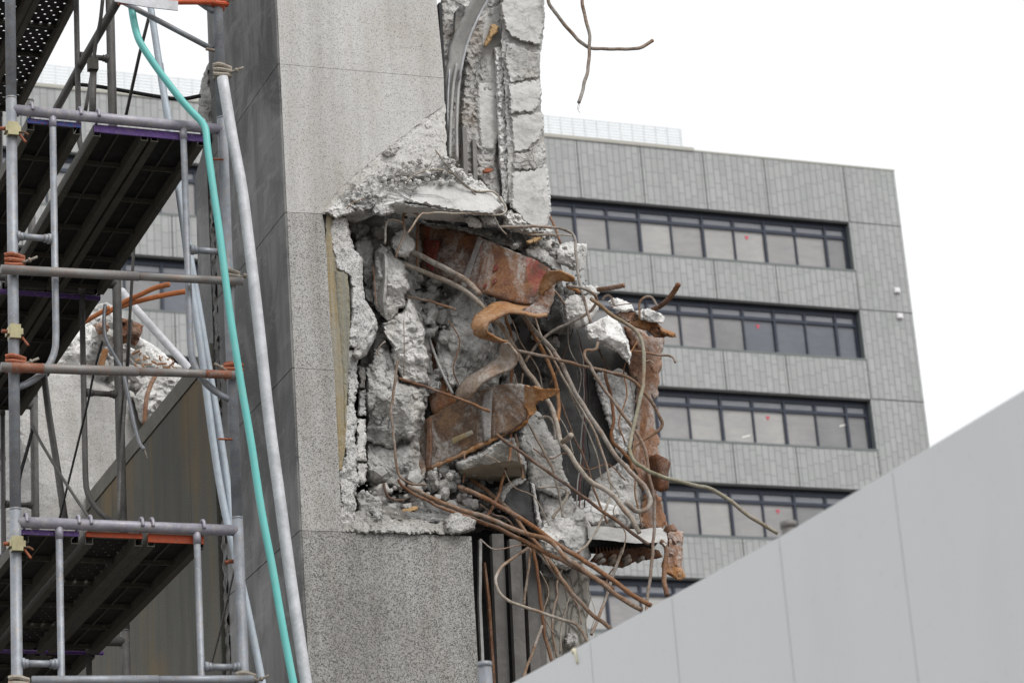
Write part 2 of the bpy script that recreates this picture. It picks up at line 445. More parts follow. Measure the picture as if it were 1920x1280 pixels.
def tile_mat():
    s = NT('grey vertical facade tiles')
    x, y, z = s.sep()
    comb = s.n('ShaderNodeCombineXYZ')
    s.set(comb.inputs[0], z)
    s.set(comb.inputs[1], x)

    def brick(vec, c1, c2, mo, bw, rh, off, ms, freq=2):
        o = s.n('ShaderNodeTexBrick')
        s.set(o.inputs['Vector'], vec)
        s.set(o.inputs['Color1'], c1)
        s.set(o.inputs['Color2'], c2)
        s.set(o.inputs['Mortar'], mo)
        o.inputs['Scale'].default_value = 1.0
        o.inputs['Brick Width'].default_value = bw
        o.inputs['Row Height'].default_value = rh
        o.inputs['Mortar Size'].default_value = ms
        o.inputs['Mortar Smooth'].default_value = 0.1
        o.offset = off
        o.offset_frequency = freq
        return o
    # random vertical offset for every column of tiles
    colid = s.math('FLOOR', s.math('DIVIDE', x, 0.28))
    wn = s.n('ShaderNodeTexWhiteNoise', noise_dimensions='1D')
    s.set(wn.inputs['W'], colid)
    comb2 = s.n('ShaderNodeCombineXYZ')
    s.set(comb2.inputs[0], s.math('ADD', z, s.math('MULTIPLY', wn.outputs[0], 1.2)))
    s.set(comb2.inputs[1], x)
    b1 = brick(comb2.outputs[0], (0.37, 0.378, 0.376), (0.435, 0.443, 0.44), (0.27, 0.277, 0.275), 0.62, 0.28, 0.0, 0.022)
    colm = s.math('LESS_THAN', s.math('FRACT', s.math('DIVIDE', x, 0.28)), 0.10)
    strip = s.math('SINE', s.math('MULTIPLY', z, 2*math.pi/0.095))
    strip = s.ramp(s.math('MULTIPLY_ADD', strip, 0.5, 0.5), [(0.2, 0.86), (0.7, 1.0)])
    col = s.mix(1.0, b1.outputs[0], strip, 'MULTIPLY')
    col = s.mix(s.math('MULTIPLY', colm, s.ramp(s.noise(0.35, 3, 0.6), [(0.35, 0.35), (0.65, 0.85)])), col, (0.17, 0.178, 0.175))
    big = s.noise(0.5, 5, 0.6)
    col = s.mix(s.ramp(big, [(0.4, 0.0), (0.8, 0.3)]), col, (0.27, 0.30, 0.28))
    pid = s.math('ADD', s.math('FLOOR', s.math('DIVIDE', s.math('ADD', x, 0.0), 2.8)), s.math('MULTIPLY', s.math('FLOOR', s.math('DIVIDE', z, 3.87)), 7.3))
    wp = s.n('ShaderNodeTexWhiteNoise', noise_dimensions='1D')
    s.set(wp.inputs['W'], pid)
    col = s.mix(s.math('MULTIPLY', wp.outputs[0], 0.16), col, (0.27, 0.275, 0.27))
    rs = s.noise(1.0, 4, 0.6, vec=s.mapv((2.2, 1, 0.25)))
    col = s.mix(s.ramp(rs, [(0.52, 0.0), (0.7, 0.28)]), col, (0.25, 0.26, 0.25))
    fx = s.noise(2.5, 3, 0.6)
    col = s.mix(s.ramp(fx, [(0.35, 0.15), (0.6, 0.0)]), col, (0.2, 0.21, 0.21))
    return s.out(col, 0.6, 0, None, 0.4)


M['tile'] = tile_mat()


def blind_glass(name, c, g=0.06):
    s = NT(name)
    nz = s.noise(0.6, 3, 0.5)
    col = s.mix(s.ramp(nz, [(0.35, 0.0), (0.65, 1.0)]), g3(0.82, c), c)
    z = s.sep()[2]
    ln = s.ramp(s.math('FRACT', s.math('MULTIPLY', z, 5.3)), [(0.0, 0.9), (0.12, 1.0)])
    wv = s.noise(1.0, 4, 0.7, 1.5, vec=s.mapv((0.7, 1, 2.4)))
    col = s.mix(s.ramp(wv, [(0.42, 0.0), (0.66, 0.4)]), col, g3(0.62, (c[0], c[1]*1.02, c[2]*1.1)))
    col = s.mix(0.5, col, ln, 'MULTIPLY')
    s.out(col, g, 0, None, 0.6)
    return s.m


M['glass_a'] = blind_glass('window with beige blind', (0.32, 0.31, 0.305))
M['glass_d'] = blind_glass('window with pale blind', (0.41, 0.40, 0.385))
M['glass_b'] = blind_glass('window with grey blind', (0.235, 0.235, 0.235))
M['glass_c'] = blind_glass('dark window', (0.135, 0.145, 0.17))
M['glass_t'] = blind_glass('transom pane', (0.30, 0.31, 0.34))
M['frame'] = simple('navy window frame', (0.025, 0.033, 0.055), 0.4, 0.2, 0.2, 3, 0.05)
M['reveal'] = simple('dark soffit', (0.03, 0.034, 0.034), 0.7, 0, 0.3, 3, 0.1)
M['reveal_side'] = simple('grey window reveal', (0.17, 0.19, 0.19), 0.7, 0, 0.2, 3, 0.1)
M['joint'] = simple('panel joint', (0.06, 0.065, 0.06), 0.8, 0, 0.2, 3, 0.1)
M['coping'] = simple('beige roof coping', (0.44, 0.43, 0.38), 0.6, 0, 0.15, 2, 0.1)
M['louvre'] = simple('white louvre screen', (0.72, 0.75, 0.77), 0.5, 0, 0.1, 2, 0.05)
M['red_mark'] = simple('red sticker', (0.55, 0.06, 0.10), 0.5, 0, 0.05, 2, 0.0)
M['lampbox'] = simple('white wall box', (0.78, 0.77, 0.78), 0.5, 0, 0.05, 2, 0.0)
M['lamp_glow'] = simple('white ceiling lamp', (0.75, 0.74, 0.68), 0.5, 0, 0.05, 2, 0.0)


def hoarding_mat():
    s = NT('matt white hoarding paint')
    x, y, z = s.sep()
    col = s.mix(s.noise(1.3, 3, 0.5), (0.67, 0.685, 0.70), (0.72, 0.73, 0.74))
    st = s.noise(1.0, 4, 0.6, vec=s.mapv((3, 14, 0.8)))
    col = s.mix(s.ramp(st, [(0.55, 0.0), (0.72, 0.22)]), col, (0.70, 0.67, 0.64))
    d = s.noise(30, 4, 0.7)
    col = s.mix(s.ramp(d, [(0.62, 0.0), (0.75, 0.25)]), col, (0.33, 0.31, 0.29))
    sm = s.noise(1.0, 3, 0.5, vec=s.mapv((1, 2.2, 1.1), (3, 1, 2)))
    col = s.mix(s.ramp(sm, [(0.52, 0.0), (0.75, 0.25)]), col, (0.60, 0.57, 0.53))
    return s.out(col, 0.42, 0, s.bump(s.noise(1.6, 2, 0.5), 0.25, 0.03), 0.4)


M['hoarding'] = hoarding_mat()


# ------------------------------------------------------------------ mesh helpers
def tag(o, label=None, cat=None, group=None, kind=None):
    if label: o['label'] = label
    if cat: o['category'] = cat
    if group: o['group'] = group
    if kind: o['kind'] = kind
    return o


def empty(name, loc, label=None, cat=None, group=None):
    o = bpy.data.objects.new(name, None)
    o.empty_display_size = 0.1
    o.location = Vector(loc)
    COL.objects.link(o)
    return tag(o, label, cat, group)


def wloc(o):
    v = Vector(o.location)
    while o.parent:
        o = o.parent
        v += Vector(o.location)
    return v


def copy_tree(o, parent=None):
    c = o.copy()
    COL.objects.link(c)
    c.parent = parent
    for ch in list(KIDS.get(o.name, [])):
        k = copy_tree(ch, c)
        KIDS.setdefault(c.name, []).append(k)
    return c


KIDS = {}


class MB:
    def __init__(s):
        s.v = []
        s.f = []
        s.mi = []
        s.cur = 0

    def add(s, vs, fs):
        o = len(s.v)
        s.v += [tuple(float(c) for c in p) for p in vs]
        s.f += [tuple(i+o for i in f) for f in fs]
        s.mi += [s.cur]*len(fs)
        return s

    def box(s, x0, x1, y0, y1, z0, z1):
        return s.add([(x0, y0, z0), (x1, y0, z0), (x1, y1, z0), (x0, y1, z0), (x0, y0, z1), (x1, y0, z1), (x1, y1, z1), (x0, y1, z1)],
                     [(0, 3, 2, 1), (4, 5, 6, 7), (0, 1, 5, 4), (1, 2, 6, 5), (2, 3, 7, 6), (3, 0, 4, 7)])

    def prism(s, pts, vec):
        n = len(pts)
        P = [np.array(p, float) for p in pts]
        Q = [p+np.array(vec, float) for p in P]
        fs = [tuple(range(n)), tuple(range(2*n-1, n-1, -1))]
        fs += [(i, i+n, (i+1) % n+n, (i+1) % n) for i in range(n)]
        return s.add(P+Q, fs)

    def tube(s, pts, r, seg=8, sub=4, rib=0.0, wob=0.0, flat=1.0):
        P = spline(pts, sub) if len(pts) > 2 and sub > 1 else [Vector(p) for p in pts]
        if len(pts) == 2 and (rib or wob):
            k = max(4, int((P[1]-P[0]).length/(r*1.2)))
            P = [P[0].lerp(P[1], i/k) for i in range(k+1)]
        n = len(P)
        T = [(P[min(i+1, n-1)]-P[max(i-1, 0)]).normalized() for i in range(n)]
        a = Vector((0, 0, 1)) if abs(T[0].z) < 0.8 else Vector((1, 0, 0))
        N = T[0].cross(a).normalized()
        vs = []
        for i in range(n):
            N = (N-T[i]*N.dot(T[i])).normalized()
            B = T[i].cross(N)
            rr = r*(1+(rib if i % 2 else -rib*0.3))
            if wob:
                rr *= 1+wob*noise.noise(P[i]*40)
            for k in range(seg):
                t = 2*math.pi*k/seg
                vs.append(P[i]+(N*math.cos(t)*flat+B*math.sin(t))*rr)
        fs = []
        for i in range(n-1):
            for k in range(seg):
                k2 = (k+1) % seg
                fs.append((i*seg+k, i*seg+k2, (i+1)*seg+k2, (i+1)*seg+k))
        fs.append(tuple(range(seg-1, -1, -1)))
        fs.append(tuple((n-1)*seg+k for k in range(seg)))
        return s.add(vs, fs)

    def stone(s, c, r, rnd, sq=(1, 1, 1)):
        t = (1+5**.5)/2
        ico = [(-1, t, 0), (1, t, 0), (-1, -t, 0), (1, -t, 0), (0, -1, t), (0, 1, t), (0, -1, -t), (0, 1, -t), (t, 0, -1), (t, 0, 1), (-t, 0, -1), (-t, 0, 1)]
        F_ = [(0, 11, 5), (0, 5, 1), (0, 1, 7), (0, 7, 10), (0, 10, 11), (1, 5, 9), (5, 11, 4), (11, 10, 2), (10, 7, 6), (7, 1, 8),
              (3, 9, 4), (3, 4, 2), (3, 2, 6), (3, 6, 8), (3, 8, 9), (4, 9, 5), (2, 4, 11), (6, 2, 10), (8, 6, 7), (9, 8, 1)]
        R_ = Matrix.Rotation(rnd.uniform(0, 6), 3, 'Z') @ Matrix.Rotation(rnd.uniform(0, 6), 3, 'X')
        vs = []
        for p in ico:
            q = Vector(p).normalized()*r*rnd.uniform(0.65, 1.15)
            q = Vector((q.x*sq[0], q.y*sq[1], q.z*sq[2]))
            vs.append(Vector(c)+R_ @ q)
        return s.add(vs, F_)

    def build(s, name, mat, parent=None, smooth=False, label=None, cat=None, group=None, kind=None):
        me = bpy.data.meshes.new(name)
        V = np.array(s.v)
        if parent is not None:
            org = np.array(wloc(parent))
            loc = (0, 0, 0)
        else:
            org = np.array([V[:, 0].mean(), V[:, 1].mean(), V[:, 2].min()])
            loc = org
        me.from_pydata([tuple(p) for p in (V-org)], [], s.f)
        for k in (mat if isinstance(mat, (list, tuple)) else [mat]):
            me.materials.append(M[k])
        if isinstance(mat, (list, tuple)):
            me.polygons.foreach_set('material_index', s.mi)
        if smooth:
            me.polygons.foreach_set('use_smooth', [True]*len(me.polygons))
        me.update()
        o = bpy.data.objects.new(name, me)
        COL.objects.link(o)
        o.location = loc
        if parent is not None:
            o.parent = parent
            KIDS.setdefault(parent.name, []).append(o)
        return tag(o, label, cat, group, kind)


def spline(pts, sub):
    P = [Vector(p) for p in pts]
    n = len(P)
    out = []
    for i in range(n-1):
        p0 = P[i-1] if i > 0 else P[i]*2-P[i+1]
        p1, p2 = P[i], P[i+1]
        p3 = P[i+2] if i+2 < n else P[i+1]*2-P[i]
        for k in range(sub):
            t = k/sub
            out.append(0.5*((2*p1)+(p2-p0)*t+(2*p0-5*p1+4*p2-p3)*t*t+(3*p1-p0-3*p2+p3)*t**3))
    out.append(P[-1])
    return out


def seg_dist(pts, poly):
    A = np.array(poly, float)
    B = np.roll(A, -1, axis=0)
    P = np.array(pts, float)[:, None, :]
    AB = (B-A)[None]
    t = np.clip(((P-A[None])*AB).sum(2)/np.maximum((AB**2).sum(2), 1e-9), 0, 1)
    D = P-(A[None]+AB*t[..., None])
    return np.sqrt((D**2).sum(2)).min(1)


def inside(pts, poly):
    P = np.array(pts, float)
    A = np.array(poly, float)
    B = np.roll(A, -1, axis=0)
    c = np.zeros(len(P), bool)
    for (x0, y0), (x1, y1) in zip(A, B):
        if y0 == y1:
            continue
        m = ((y0 > P[:, 1]) != (y1 > P[:, 1])) & (P[:, 0] < (x1-x0)*(P[:, 1]-y0)/(y1-y0)+x0)
        c ^= m
    return c


def rough_outline(poly, step, amp, rnd):
    out = []
    n = len(poly)
    for i in range(n):
        a, b = np.array(poly[i][:2], float), np.array(poly[(i+1) % n][:2], float)
        L = np.hypot(*(b-a))
        k = max(1, int(L/step))
        nrm = np.array([-(b-a)[1], (b-a)[0]])/max(L, 1e-6)
        ph = rnd.uniform(0, 50)
        for j in range(k):
            p = a+(b-a)*j/k
            if j:
                p = p+nrm*(rnd.uniform(-amp, amp)*0.7+amp*1.1*noise.noise(Vector((ph+j*step*0.07, 3.3, 0))))
            out.append(tuple(p))
    return out


def rock(outline, Y, th=0.08, step=4.0, facets=5, rough=0.012, seed=1, back=0.15, gx=0.0, gy=0.0, edge=None, amp=1.2, slope=0.6, nsc=14.0, fine=0.5):
    """closed lump of stone whose face has the given outline; Y = distance of its rim"""
    rnd = random.Random(seed)
    ol = rough_outline(outline, step*1.1, amp, rnd)
    xs = [p[0] for p in ol]
    ys = [p[1] for p in ol]
    cx, cy = (min(xs)+max(xs))/2, (min(ys)+max(ys))/2
    bw, bh = max(xs)-min(xs), max(ys)-min(ys)
    R = max(bw, bh)/2
    if edge is None:
        edge = max(4.0, min(bw, bh)*0.3)
    gr = []
    y = min(ys)
    r_ = 0
    while y < max(ys):
        x = min(xs)+(step/2 if r_ % 2 else 0)
        while x < max(xs):
            gr.append((x+rnd.uniform(-.3, .3)*step, y+rnd.uniform(-.3, .3)*step))
            x += step
        y += step*0.87
        r_ += 1
    G = []
    if gr:
        m = inside(gr, ol)
        d = seg_dist(gr, ol)
        G = [g for g, a, b in zip(gr, m, d) if a and b > step*0.45]
    n = len(ol)
    allp = [Vector(p) for p in ol]+[Vector(p) for p in G]
    res = delaunay_2d_cdt(allp, [(i, (i+1) % n) for i in range(n)], [], 1, 1e-4)
    V2, E2, F2 = res[0], res[1], res[2]
    P = np.array([(v.x, v.y) for v in V2])
    d = seg_dist(P, ol)
    bev = np.array([0.30+0.35*(0.5+0.5*math.sin(seed*1.7+math.atan2(y_-cy, x_-cx)*2.0)) for x_, y_ in P])
    prof = np.clip(d/(edge*bev), 0, 1)**0.6
    pl = np.full(len(P), 9.9)
    for k in range(facets):
        a = rnd.uniform(0, 2*math.pi) if k else -math.pi/2
        s_ = rnd.uniform(0.45, 1.3)*slope
        off = rnd.uniform(0.72, 1.0)
        pl = np.minimum(pl, off-s_*((P[:, 0]-cx)*math.cos(a)+(P[:, 1]-cy)*math.sin(a))/R)
    H = np.minimum(prof, np.clip(pl, 0.1, None)) if facets else prof
    Yb = Y+gx*(P[:, 0]-cx)/100+gy*(P[:, 1]-cy)/100
    sv = Vector((seed*7.3, seed*3.1, 0))
    vs = []
    for i, (x, y) in enumerate(P):
        q = Vector((x/nsc, y/nsc, 0))+sv
        c = noise.voronoi(q*1.15)[1][0]
        dq = q*1.15-c
        chip = 0.9*noise.noise(c*5.7)+dq.x*noise.noise(c*3.3+Vector((9, 0, 0)))*1.8+dq.y*noise.noise(c*2.9+Vector((0, 9, 0)))*1.8
        md = min(1, max(0.08, 0.5+1.6*noise.noise(q*0.42+Vector((0, 0, 4)))))
        nz = noise.fractal(q*0.8, 0.85, 2.1, 5)*0.6+fine*1.5*chip*md
        h = th*H[i]+rough*nz*min(1, d[i]/5+0.15)
        vs.append(onY(x, y, Yb[i]-h))
    nv = len(vs)
    cen = np.mean(vs, axis=0)
    bk = []
    for i, (x, y) in enumerate(P):
        p = onY(cx+(x-cx)*0.96, cy+(y-cy)*0.96, Yb[i]+back)
        bk.append(p)
    # boundary edges
    cnt = {}
    faces = []
    for f in F2:
        a = P[list(f)]
        ar = sum(a[k][0]*a[(k+1) % len(a)][1]-a[(k+1) % len(a)][0]*a[k][1] for k in range(len(a)))
        f = tuple(f) if ar < 0 else tuple(reversed(f))
        faces.append(f)
        for k in range(len(f)):
            e = (f[k], f[(k+1) % len(f)])
            cnt[e] = 1
    fs = list(faces)+[tuple(i+nv for i in reversed(f)) for f in faces]
    for (a, b) in cnt:
        if (b, a) not in cnt:
            fs.append((b, a, a+nv, b+nv))
    m = MB()
    m.add(vs+bk, fs)
    return m


def slab(outline, Y, th=0.04, jag=0, step=5, seed=1):
    """flat sheet facing -Y with straight thickness along +Y; points with a third value start a broken edge"""
    rnd = random.Random(seed)
    out = []
    n = len(outline)
    for i in range(n):
        a = outline[i]
        b = outline[(i+1) % n]
        out.append(a[:2])
        if jag and len(a) > 2:
            A, B = np.array(a[:2], float), np.array(b[:2], float)
            L = np.hypot(*(B-A))
            k = max(1, int(L/step))
            for j in range(1, k):
                p = A+(B-A)*j/k
                nr = np.array([-(B-A)[1], (B-A)[0]])/L
                out.append(tuple(p+nr*rnd.uniform(-jag, jag)))
    m = MB()
    m.prism([onY(x, y, Y) for x, y in out], (0, th, 0))
    return m


def sheet(pairs, th=0.01, nu=6, nv=8, rip=0.006, seed=0):
    """bent steel plate: rows of (edge a, edge b), each (px, py, Y)"""
    A = spline([onY(*a) for a, b in pairs], nu)
    B = spline([onY(*b) for a, b in pairs], nu)
    n = len(A)
    P = [[None]*(nv+1) for _ in range(n)]
    for i in range(n):
        for j in range(nv+1):
            p = A[i].lerp(B[i], j/nv)
            if j in (0, nv) and th > .007:
                p = p+(A[i]-B[i]).normalized()*(1 if j == 0 else -1)*0.007*(noise.fractal(p*45+Vector((seed, 3, 0)), .8, 2, 3))
            p = p+Vector((0, 1, 0))*rip*noise.fractal(p*9+Vector((seed, 0, 0)), 1, 2, 4)
            P[i][j] = p
    vs, fs = [], []
    nrm = []
    for i in range(n):
        for j in range(nv+1):
            du = P[min(i+1, n-1)][j]-P[max(i-1, 0)][j]
            dv = P[i][min(j+1, nv)]-P[i][max(j-1, 0)]
            q = du.cross(dv)
            nrm.append(q.normalized() if q.length > 1e-12 else Vector((0, -1, 0)))
            vs.append(P[i][j])
    N = len(vs)
    vs2 = [v-nn*th for v, nn in zip(vs, nrm)]
    idx = lambda i, j: i*(nv+1)+j
    for i in range(n-1):
        for j in range(nv):
            q = (idx(i, j), idx(i+1, j), idx(i+1, j+1), idx(i, j+1))
            fs.append(q)
            fs.append(tuple(k+N for k in reversed(q)))
    for i in range(n-1):
        fs.append((idx(i, 0), idx(i, 0)+N, idx(i+1, 0)+N, idx(i+1, 0)))
        fs.append((idx(i+1, nv), idx(i+1, nv)+N, idx(i, nv)+N, idx(i, nv)))
    for j in range(nv):
        fs.append((idx(0, j+1), idx(0, j+1)+N, idx(0, j)+N, idx(0, j)))
        fs.append((idx(n-1, j), idx(n-1, j)+N, idx(n-1, j+1)+N, idx(n-1, j+1)))
    m = MB()
    m.add(vs+vs2, fs)
    return m


def bar(pts, Y0, Y1, r, mat, label, name='rebar', cat='rebar', group='bent reinforcing bars', rib=0.0, sub=4, parent=None, wob=0.07, seg=8):
    n = len(pts)
    P = [onY(p[0], p[1], p[2] if len(p) > 2 else Y0+(Y1-Y0)*i/(n-1)) for i, p in enumerate(pts)]
    m = MB()
    if not rib and n > 3 and r > .002:
        Q = spline(P, 3)
        P = [Q[0]]+[q+Vector((noise.noise(q*16), noise.noise(q*16+Vector((7, 0, 0))), noise.noise(q*16+Vector((0, 7, 0)))))*(0.0045 if parent is None else 0) for q in Q[1:-1]]+[Q[-1]]
        sub = 2
    if rib:
        # resample evenly so that the ribs are regular
        Q = spline(P, 12)
        out = [Q[0]]
        for q in Q[1:]:
            while (q-out[-1]).length > r*0.85:
                out.append(out[-1]+(q-out[-1]).normalized()*r*0.85)
        m.tube(out, r, seg, 1, rib, 0)
    else:
        m.tube(P, r, seg, sub, 0, wob)
    if parent is not None:
        return m.build(name, mat, parent, True)
    return m.build(name, mat, None, True, label, cat, group)

# ================================================================== SETTING
m = MB()
m.prism([(-400, -200, 0), (500, -200, 0), (500, 900, 0), (-400, 900, 0)], (0, 0, -0.2))
m.build('ground', 'ground', kind='structure')

# ------------------------------------------------------------------ office building behind
BY = 90.0
XR, XL, ZT = 56.7, 8.0, 45.45
bld = empty('office_building', (32, 100, 0), 'grey tiled office building with long bands of dark framed windows behind the ruined pillar', 'building')
WT = [42.92-3.87*i for i in range(11)]
WH = 2.14
WXR = 54.22
m = MB()
edges = [ZT]+[z for t in WT for z in (t, t-WH)]+[0]
for i in range(0, len(edges), 2):
    m.box(XL, WXR, BY, BY+0.5, edges[i+1], edges[i])
m.box(WXR, XR, BY, BY+0.5, 0, ZT)
m.box(XL, XR, BY+0.5, BY+22, 0, ZT-0.5)
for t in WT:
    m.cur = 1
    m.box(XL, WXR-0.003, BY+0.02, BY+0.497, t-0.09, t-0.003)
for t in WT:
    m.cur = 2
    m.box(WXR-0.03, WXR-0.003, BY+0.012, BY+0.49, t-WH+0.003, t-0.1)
m.cur = 3
for k in range(-12, 5):
    x = (42.13+2.8*k)
    if k == 4: x = WXR+0.02
    m.box(x-0.022, x+0.022, BY-0.004, BY+0.02, WT[0], ZT)
    for i, t in enumerate(WT):
        zb = WT[i+1] if i+1 < len(WT) else 0
        m.box(x-0.022, x+0.022, BY-0.004, BY+0.02, zb, t-WH)
for t in WT:
    m.box(WXR+0.045, XR, BY-0.004, BY+0.02, t-0.022, t+0.022)
m.cur = 2
for t in WT:
    m.box(XL, WXR, BY-0.012, BY+0.02, t-WH-0.09, t-WH)
m.build('wall', ['tile', 'reveal', 'reveal_side', 'joint'], bld)
m = MB()
m.box(XL, 47.35, BY-0.05, BY+0.5, ZT-0.02, ZT+0.13)
m.box(47.35, XR+0.02, BY-0.02, BY+0.5, ZT-0.02, ZT+0.05)
m.build('coping', 'coping', bld)
# windows: one frame per pair of panes
rnd = random.Random(4)
kinds = [['b', 'a', 'b', 'd', 'a', 'd', 'd', 'a', 'a', 'a'], ['c', 'b', 'b', 'a', 'a', 'b', 'c', 'c', 'c', 'c'], ['a', 'd', 'd', 'a', 'd', 'd', 'd', 'a', 'b', 'a'], ['d', 'a', 'd', 'a', 'd', 'a', 'a', 'b', 'b', 'b']]
fm = MB()
PY = BY+0.36


def winframe(x0, x1, t):
    b = t-WH
    m = MB()
    xm = (x0+x1)/2
    m.box(x0-0.055, x0+0.055, PY-0.10, PY+0.1, b, t-0.1)
    m.box(x0+0.055, x1-0.055, PY-0.08, PY+0.1, b, b+0.10)
    m.box(x0+0.055, x1-0.055, PY-0.08, PY+0.1, t-0.30, t-0.1)
    m.box(x0+0.055, x1-0.055, PY-0.08, PY+0.1, t-0.70, t-0.56)
    m.box(xm-0.035, xm+0.035, PY-0.07, PY+0.1, b+0.10, t-0.70)
    m.box(xm-0.06, xm+0.06, PY-0.09, PY+0.1, t-0.56, t-0.30)
    return m


for ri, t in enumerate(WT[:6]):
    b = t-WH
    for k in range(16):
        if ri == 5 or 4.5 < k < 8.5 and ri < 1: continue
        x1 = 53.17-2.82*k
        x0 = x1-2.82
        if ri > 3 and k > 4:
            continue
        f = winframe(x0, x1, t).build('window', 'frame', bld)
        xm = (x0+x1)/2
        for j, (a, c) in enumerate(((x0, xm), (xm, x1))):
            idx = 2*k+(1-j)+1
            kk = kinds[min(ri, 3)][9-idx] if idx < 10 else rnd.choice('aab' if ri != 1 else 'bbc')
            p = MB()
            p.box(a+0.036, c-0.036, PY, PY+0.02, b+0.10, t-0.70)
            p.build('pane', 'glass_'+kk, f)
            p = MB()
            p.box(a+0.06, c-0.06, PY, PY+0.02, t-0.56, t-0.30)
            p.build('transom_pane', 'glass_t', f)
    # narrow end window
    m = MB()
    m.box(53.17-0.055, 53.17+0.055, PY-0.1, PY+0.1, b, t-0.1)
    m.box(53.23, 54.18, PY-0.08, PY+0.1, b, b+0.10)
    m.box(53.23, 54.18, PY-0.08, PY+0.1, t-0.30, t-0.1)
    m.box(53.23, 54.18, PY-0.08, PY+0.1, t-0.70, t-0.56)
    m.box(54.05, 54.18, PY-0.09, PY+0.1, b+0.1, t-0.3)
    f = m.build('window', 'frame', bld)
    m = MB()
    m.box(53.23, 54.05, PY, PY+0.02, b+0.1, t-0.7)
    m.build('pane', 'glass_b' if ri != 1 else 'glass_c', f)
    m = MB()
    m.box(53.23, 54.05, PY, PY+0.02, t-0.56, t-0.3)
    m.build('transom_pane', 'glass_t', f)
# red downward triangles on the rescue windows
for x, z in ((49.55, 41.95), (49.62, 38.1), (49.62, 34.22), (49.62, 30.35)):
    m = MB()
    m.prism([(x-0.10, PY-0.004, z+0.08), (x, PY-0.004, z-0.10), (x+0.10, PY-0.004, z+0.08)], (0, -0.01, 0))
    m.build('rescue_mark', 'red_mark', bld)
for x, z in ((56.07, 40.0), (56.05, 38.87)):
    m = MB()
    m.box(x-0.13, x+0.13, BY-0.09, BY, z-0.11, z+0.11)
    m.box(x-0.10, x+0.10, BY-0.11, BY-0.09, z-0.08, z+0.08)
    m.build('wall_lamp', 'lampbox', bld)
for x, z in ((44.55, 34.35), (48.55, 33.4), (53.0, 34.1)):
    m = MB()
    m.prism([(x-0.16, PY-0.004, z-0.07), (x+0.2, PY-0.004, z+0.03), (x+0.2, PY-0.004, z+0.09), (x-0.16, PY-0.004, z-0.01)], (0, -0.005, 0))
    m.build('ceiling_lamp', 'lamp_glow', bld)
# roof louvre screen
m = MB()
zt, zb = 46.85, 45.62
x = XL
LY = BY+0.9
k = 0
while x < 47.2:
    m.box(x, x+0.055, LY, LY+0.06, zb-0.4, zt)
    x += 0.53
    k += 1
m.box(47.28, 47.36, LY, LY+0.06, zb-0.4, zt)
for i in range(10):
    z = zb+0.02+(zt-zb-0.08)*i/9
    m.box(XL, 47.28, LY+0.015, LY+0.045, z, z+0.055)
m.build('roof_screen', 'louvre', bld)

# ------------------------------------------------------------------ hoarding in the foreground
hs_ = empty('hoarding', (2.5, 4.5, 0), 'plain white steel hoarding of flat panels closing off the site in the foreground', 'hoarding')
HX = 2.5
ys = [1.0, 1.9, 2.8, 3.30, 3.64, 4.105, 4.56, 5.06, 5.5, 6.0, 6.5, 7.0]
for i in range(len(ys)-1):
    a, b = ys[i]+0.0004, ys[i+1]-0.0004
    dz = [0.03, .04, .035, 0.03, 0.004, 0.0, 0.004, 0.0, 0.01, 0.012, 0.012][i]
    m = MB()
    zt = 2.996+max(0, a-4.5)*.027
    zu = 2.996+max(0, b-4.5)*.027
    m.prism([(HX, a, 0.02), (HX, b, 0.02), (HX, b, zu), (HX, a, zt)], (0.012, 0, 0))
    # folded seam at one long side and the capping lip
    m.box(HX-0.001, HX-0.0003, a, a+0.010, 0.02, zt-0.004)
    m.box(HX+0.012, HX+0.035, a, b, zt-0.03, zt)
    m.build('panel', 'hoarding', hs_)
p = onX(1078, 1216, HX)
q = onX(1084, 1246, HX)
m = MB()
m.tube([(HX-.001, p[1]+.006, p[2]-.004), (HX-.001, p[1]-.004, p[2]-.008)], .007, 10, 1)
m.tube([(HX-.002, p[1], p[2]), (HX-.002, q[1]+.002, (p[2]+q[2])/2), (HX-.0005, q[1], q[2]+.004)], .004, 8, 4)
m.build('sealant_dab', 'sealant', hs_, True)
for (px, py, Y, mat, lab) in ((908, 1241, 6.35, 'galv', 'short grey pipe end at the foot of the granite pillar, just behind the hoarding'),
                              (1478, 979, 4.72, 'darksteel', 'dark pipe end peeping over the hoarding in front of the office windows')):
    p = onY(px, py, Y)
    m = MB()
    m.tube([(p[0]+.0, Y, p[2]), (p[0], Y, 0.0)], 0.018 if Y > 5 else 0.016, 16, 1)
    m.tube([(p[0], Y, p[2]+0.0005), (p[0], Y, p[2]-0.012)], 0.0195 if Y > 5 else 0.0178, 16, 1)
    m.build('hoarding_pipe', mat, None, True, lab, 'pipe', 'support pipes behind the hoarding')

# ------------------------------------------------------------------ the pillar
PYF = 10.283          # front plane
PX = 3.40             # left plane
pil = empty('ruined_pillar', (3.9, 10.9, 0), 'tall granite clad concrete pillar torn open to its rusted steel core', 'pillar')
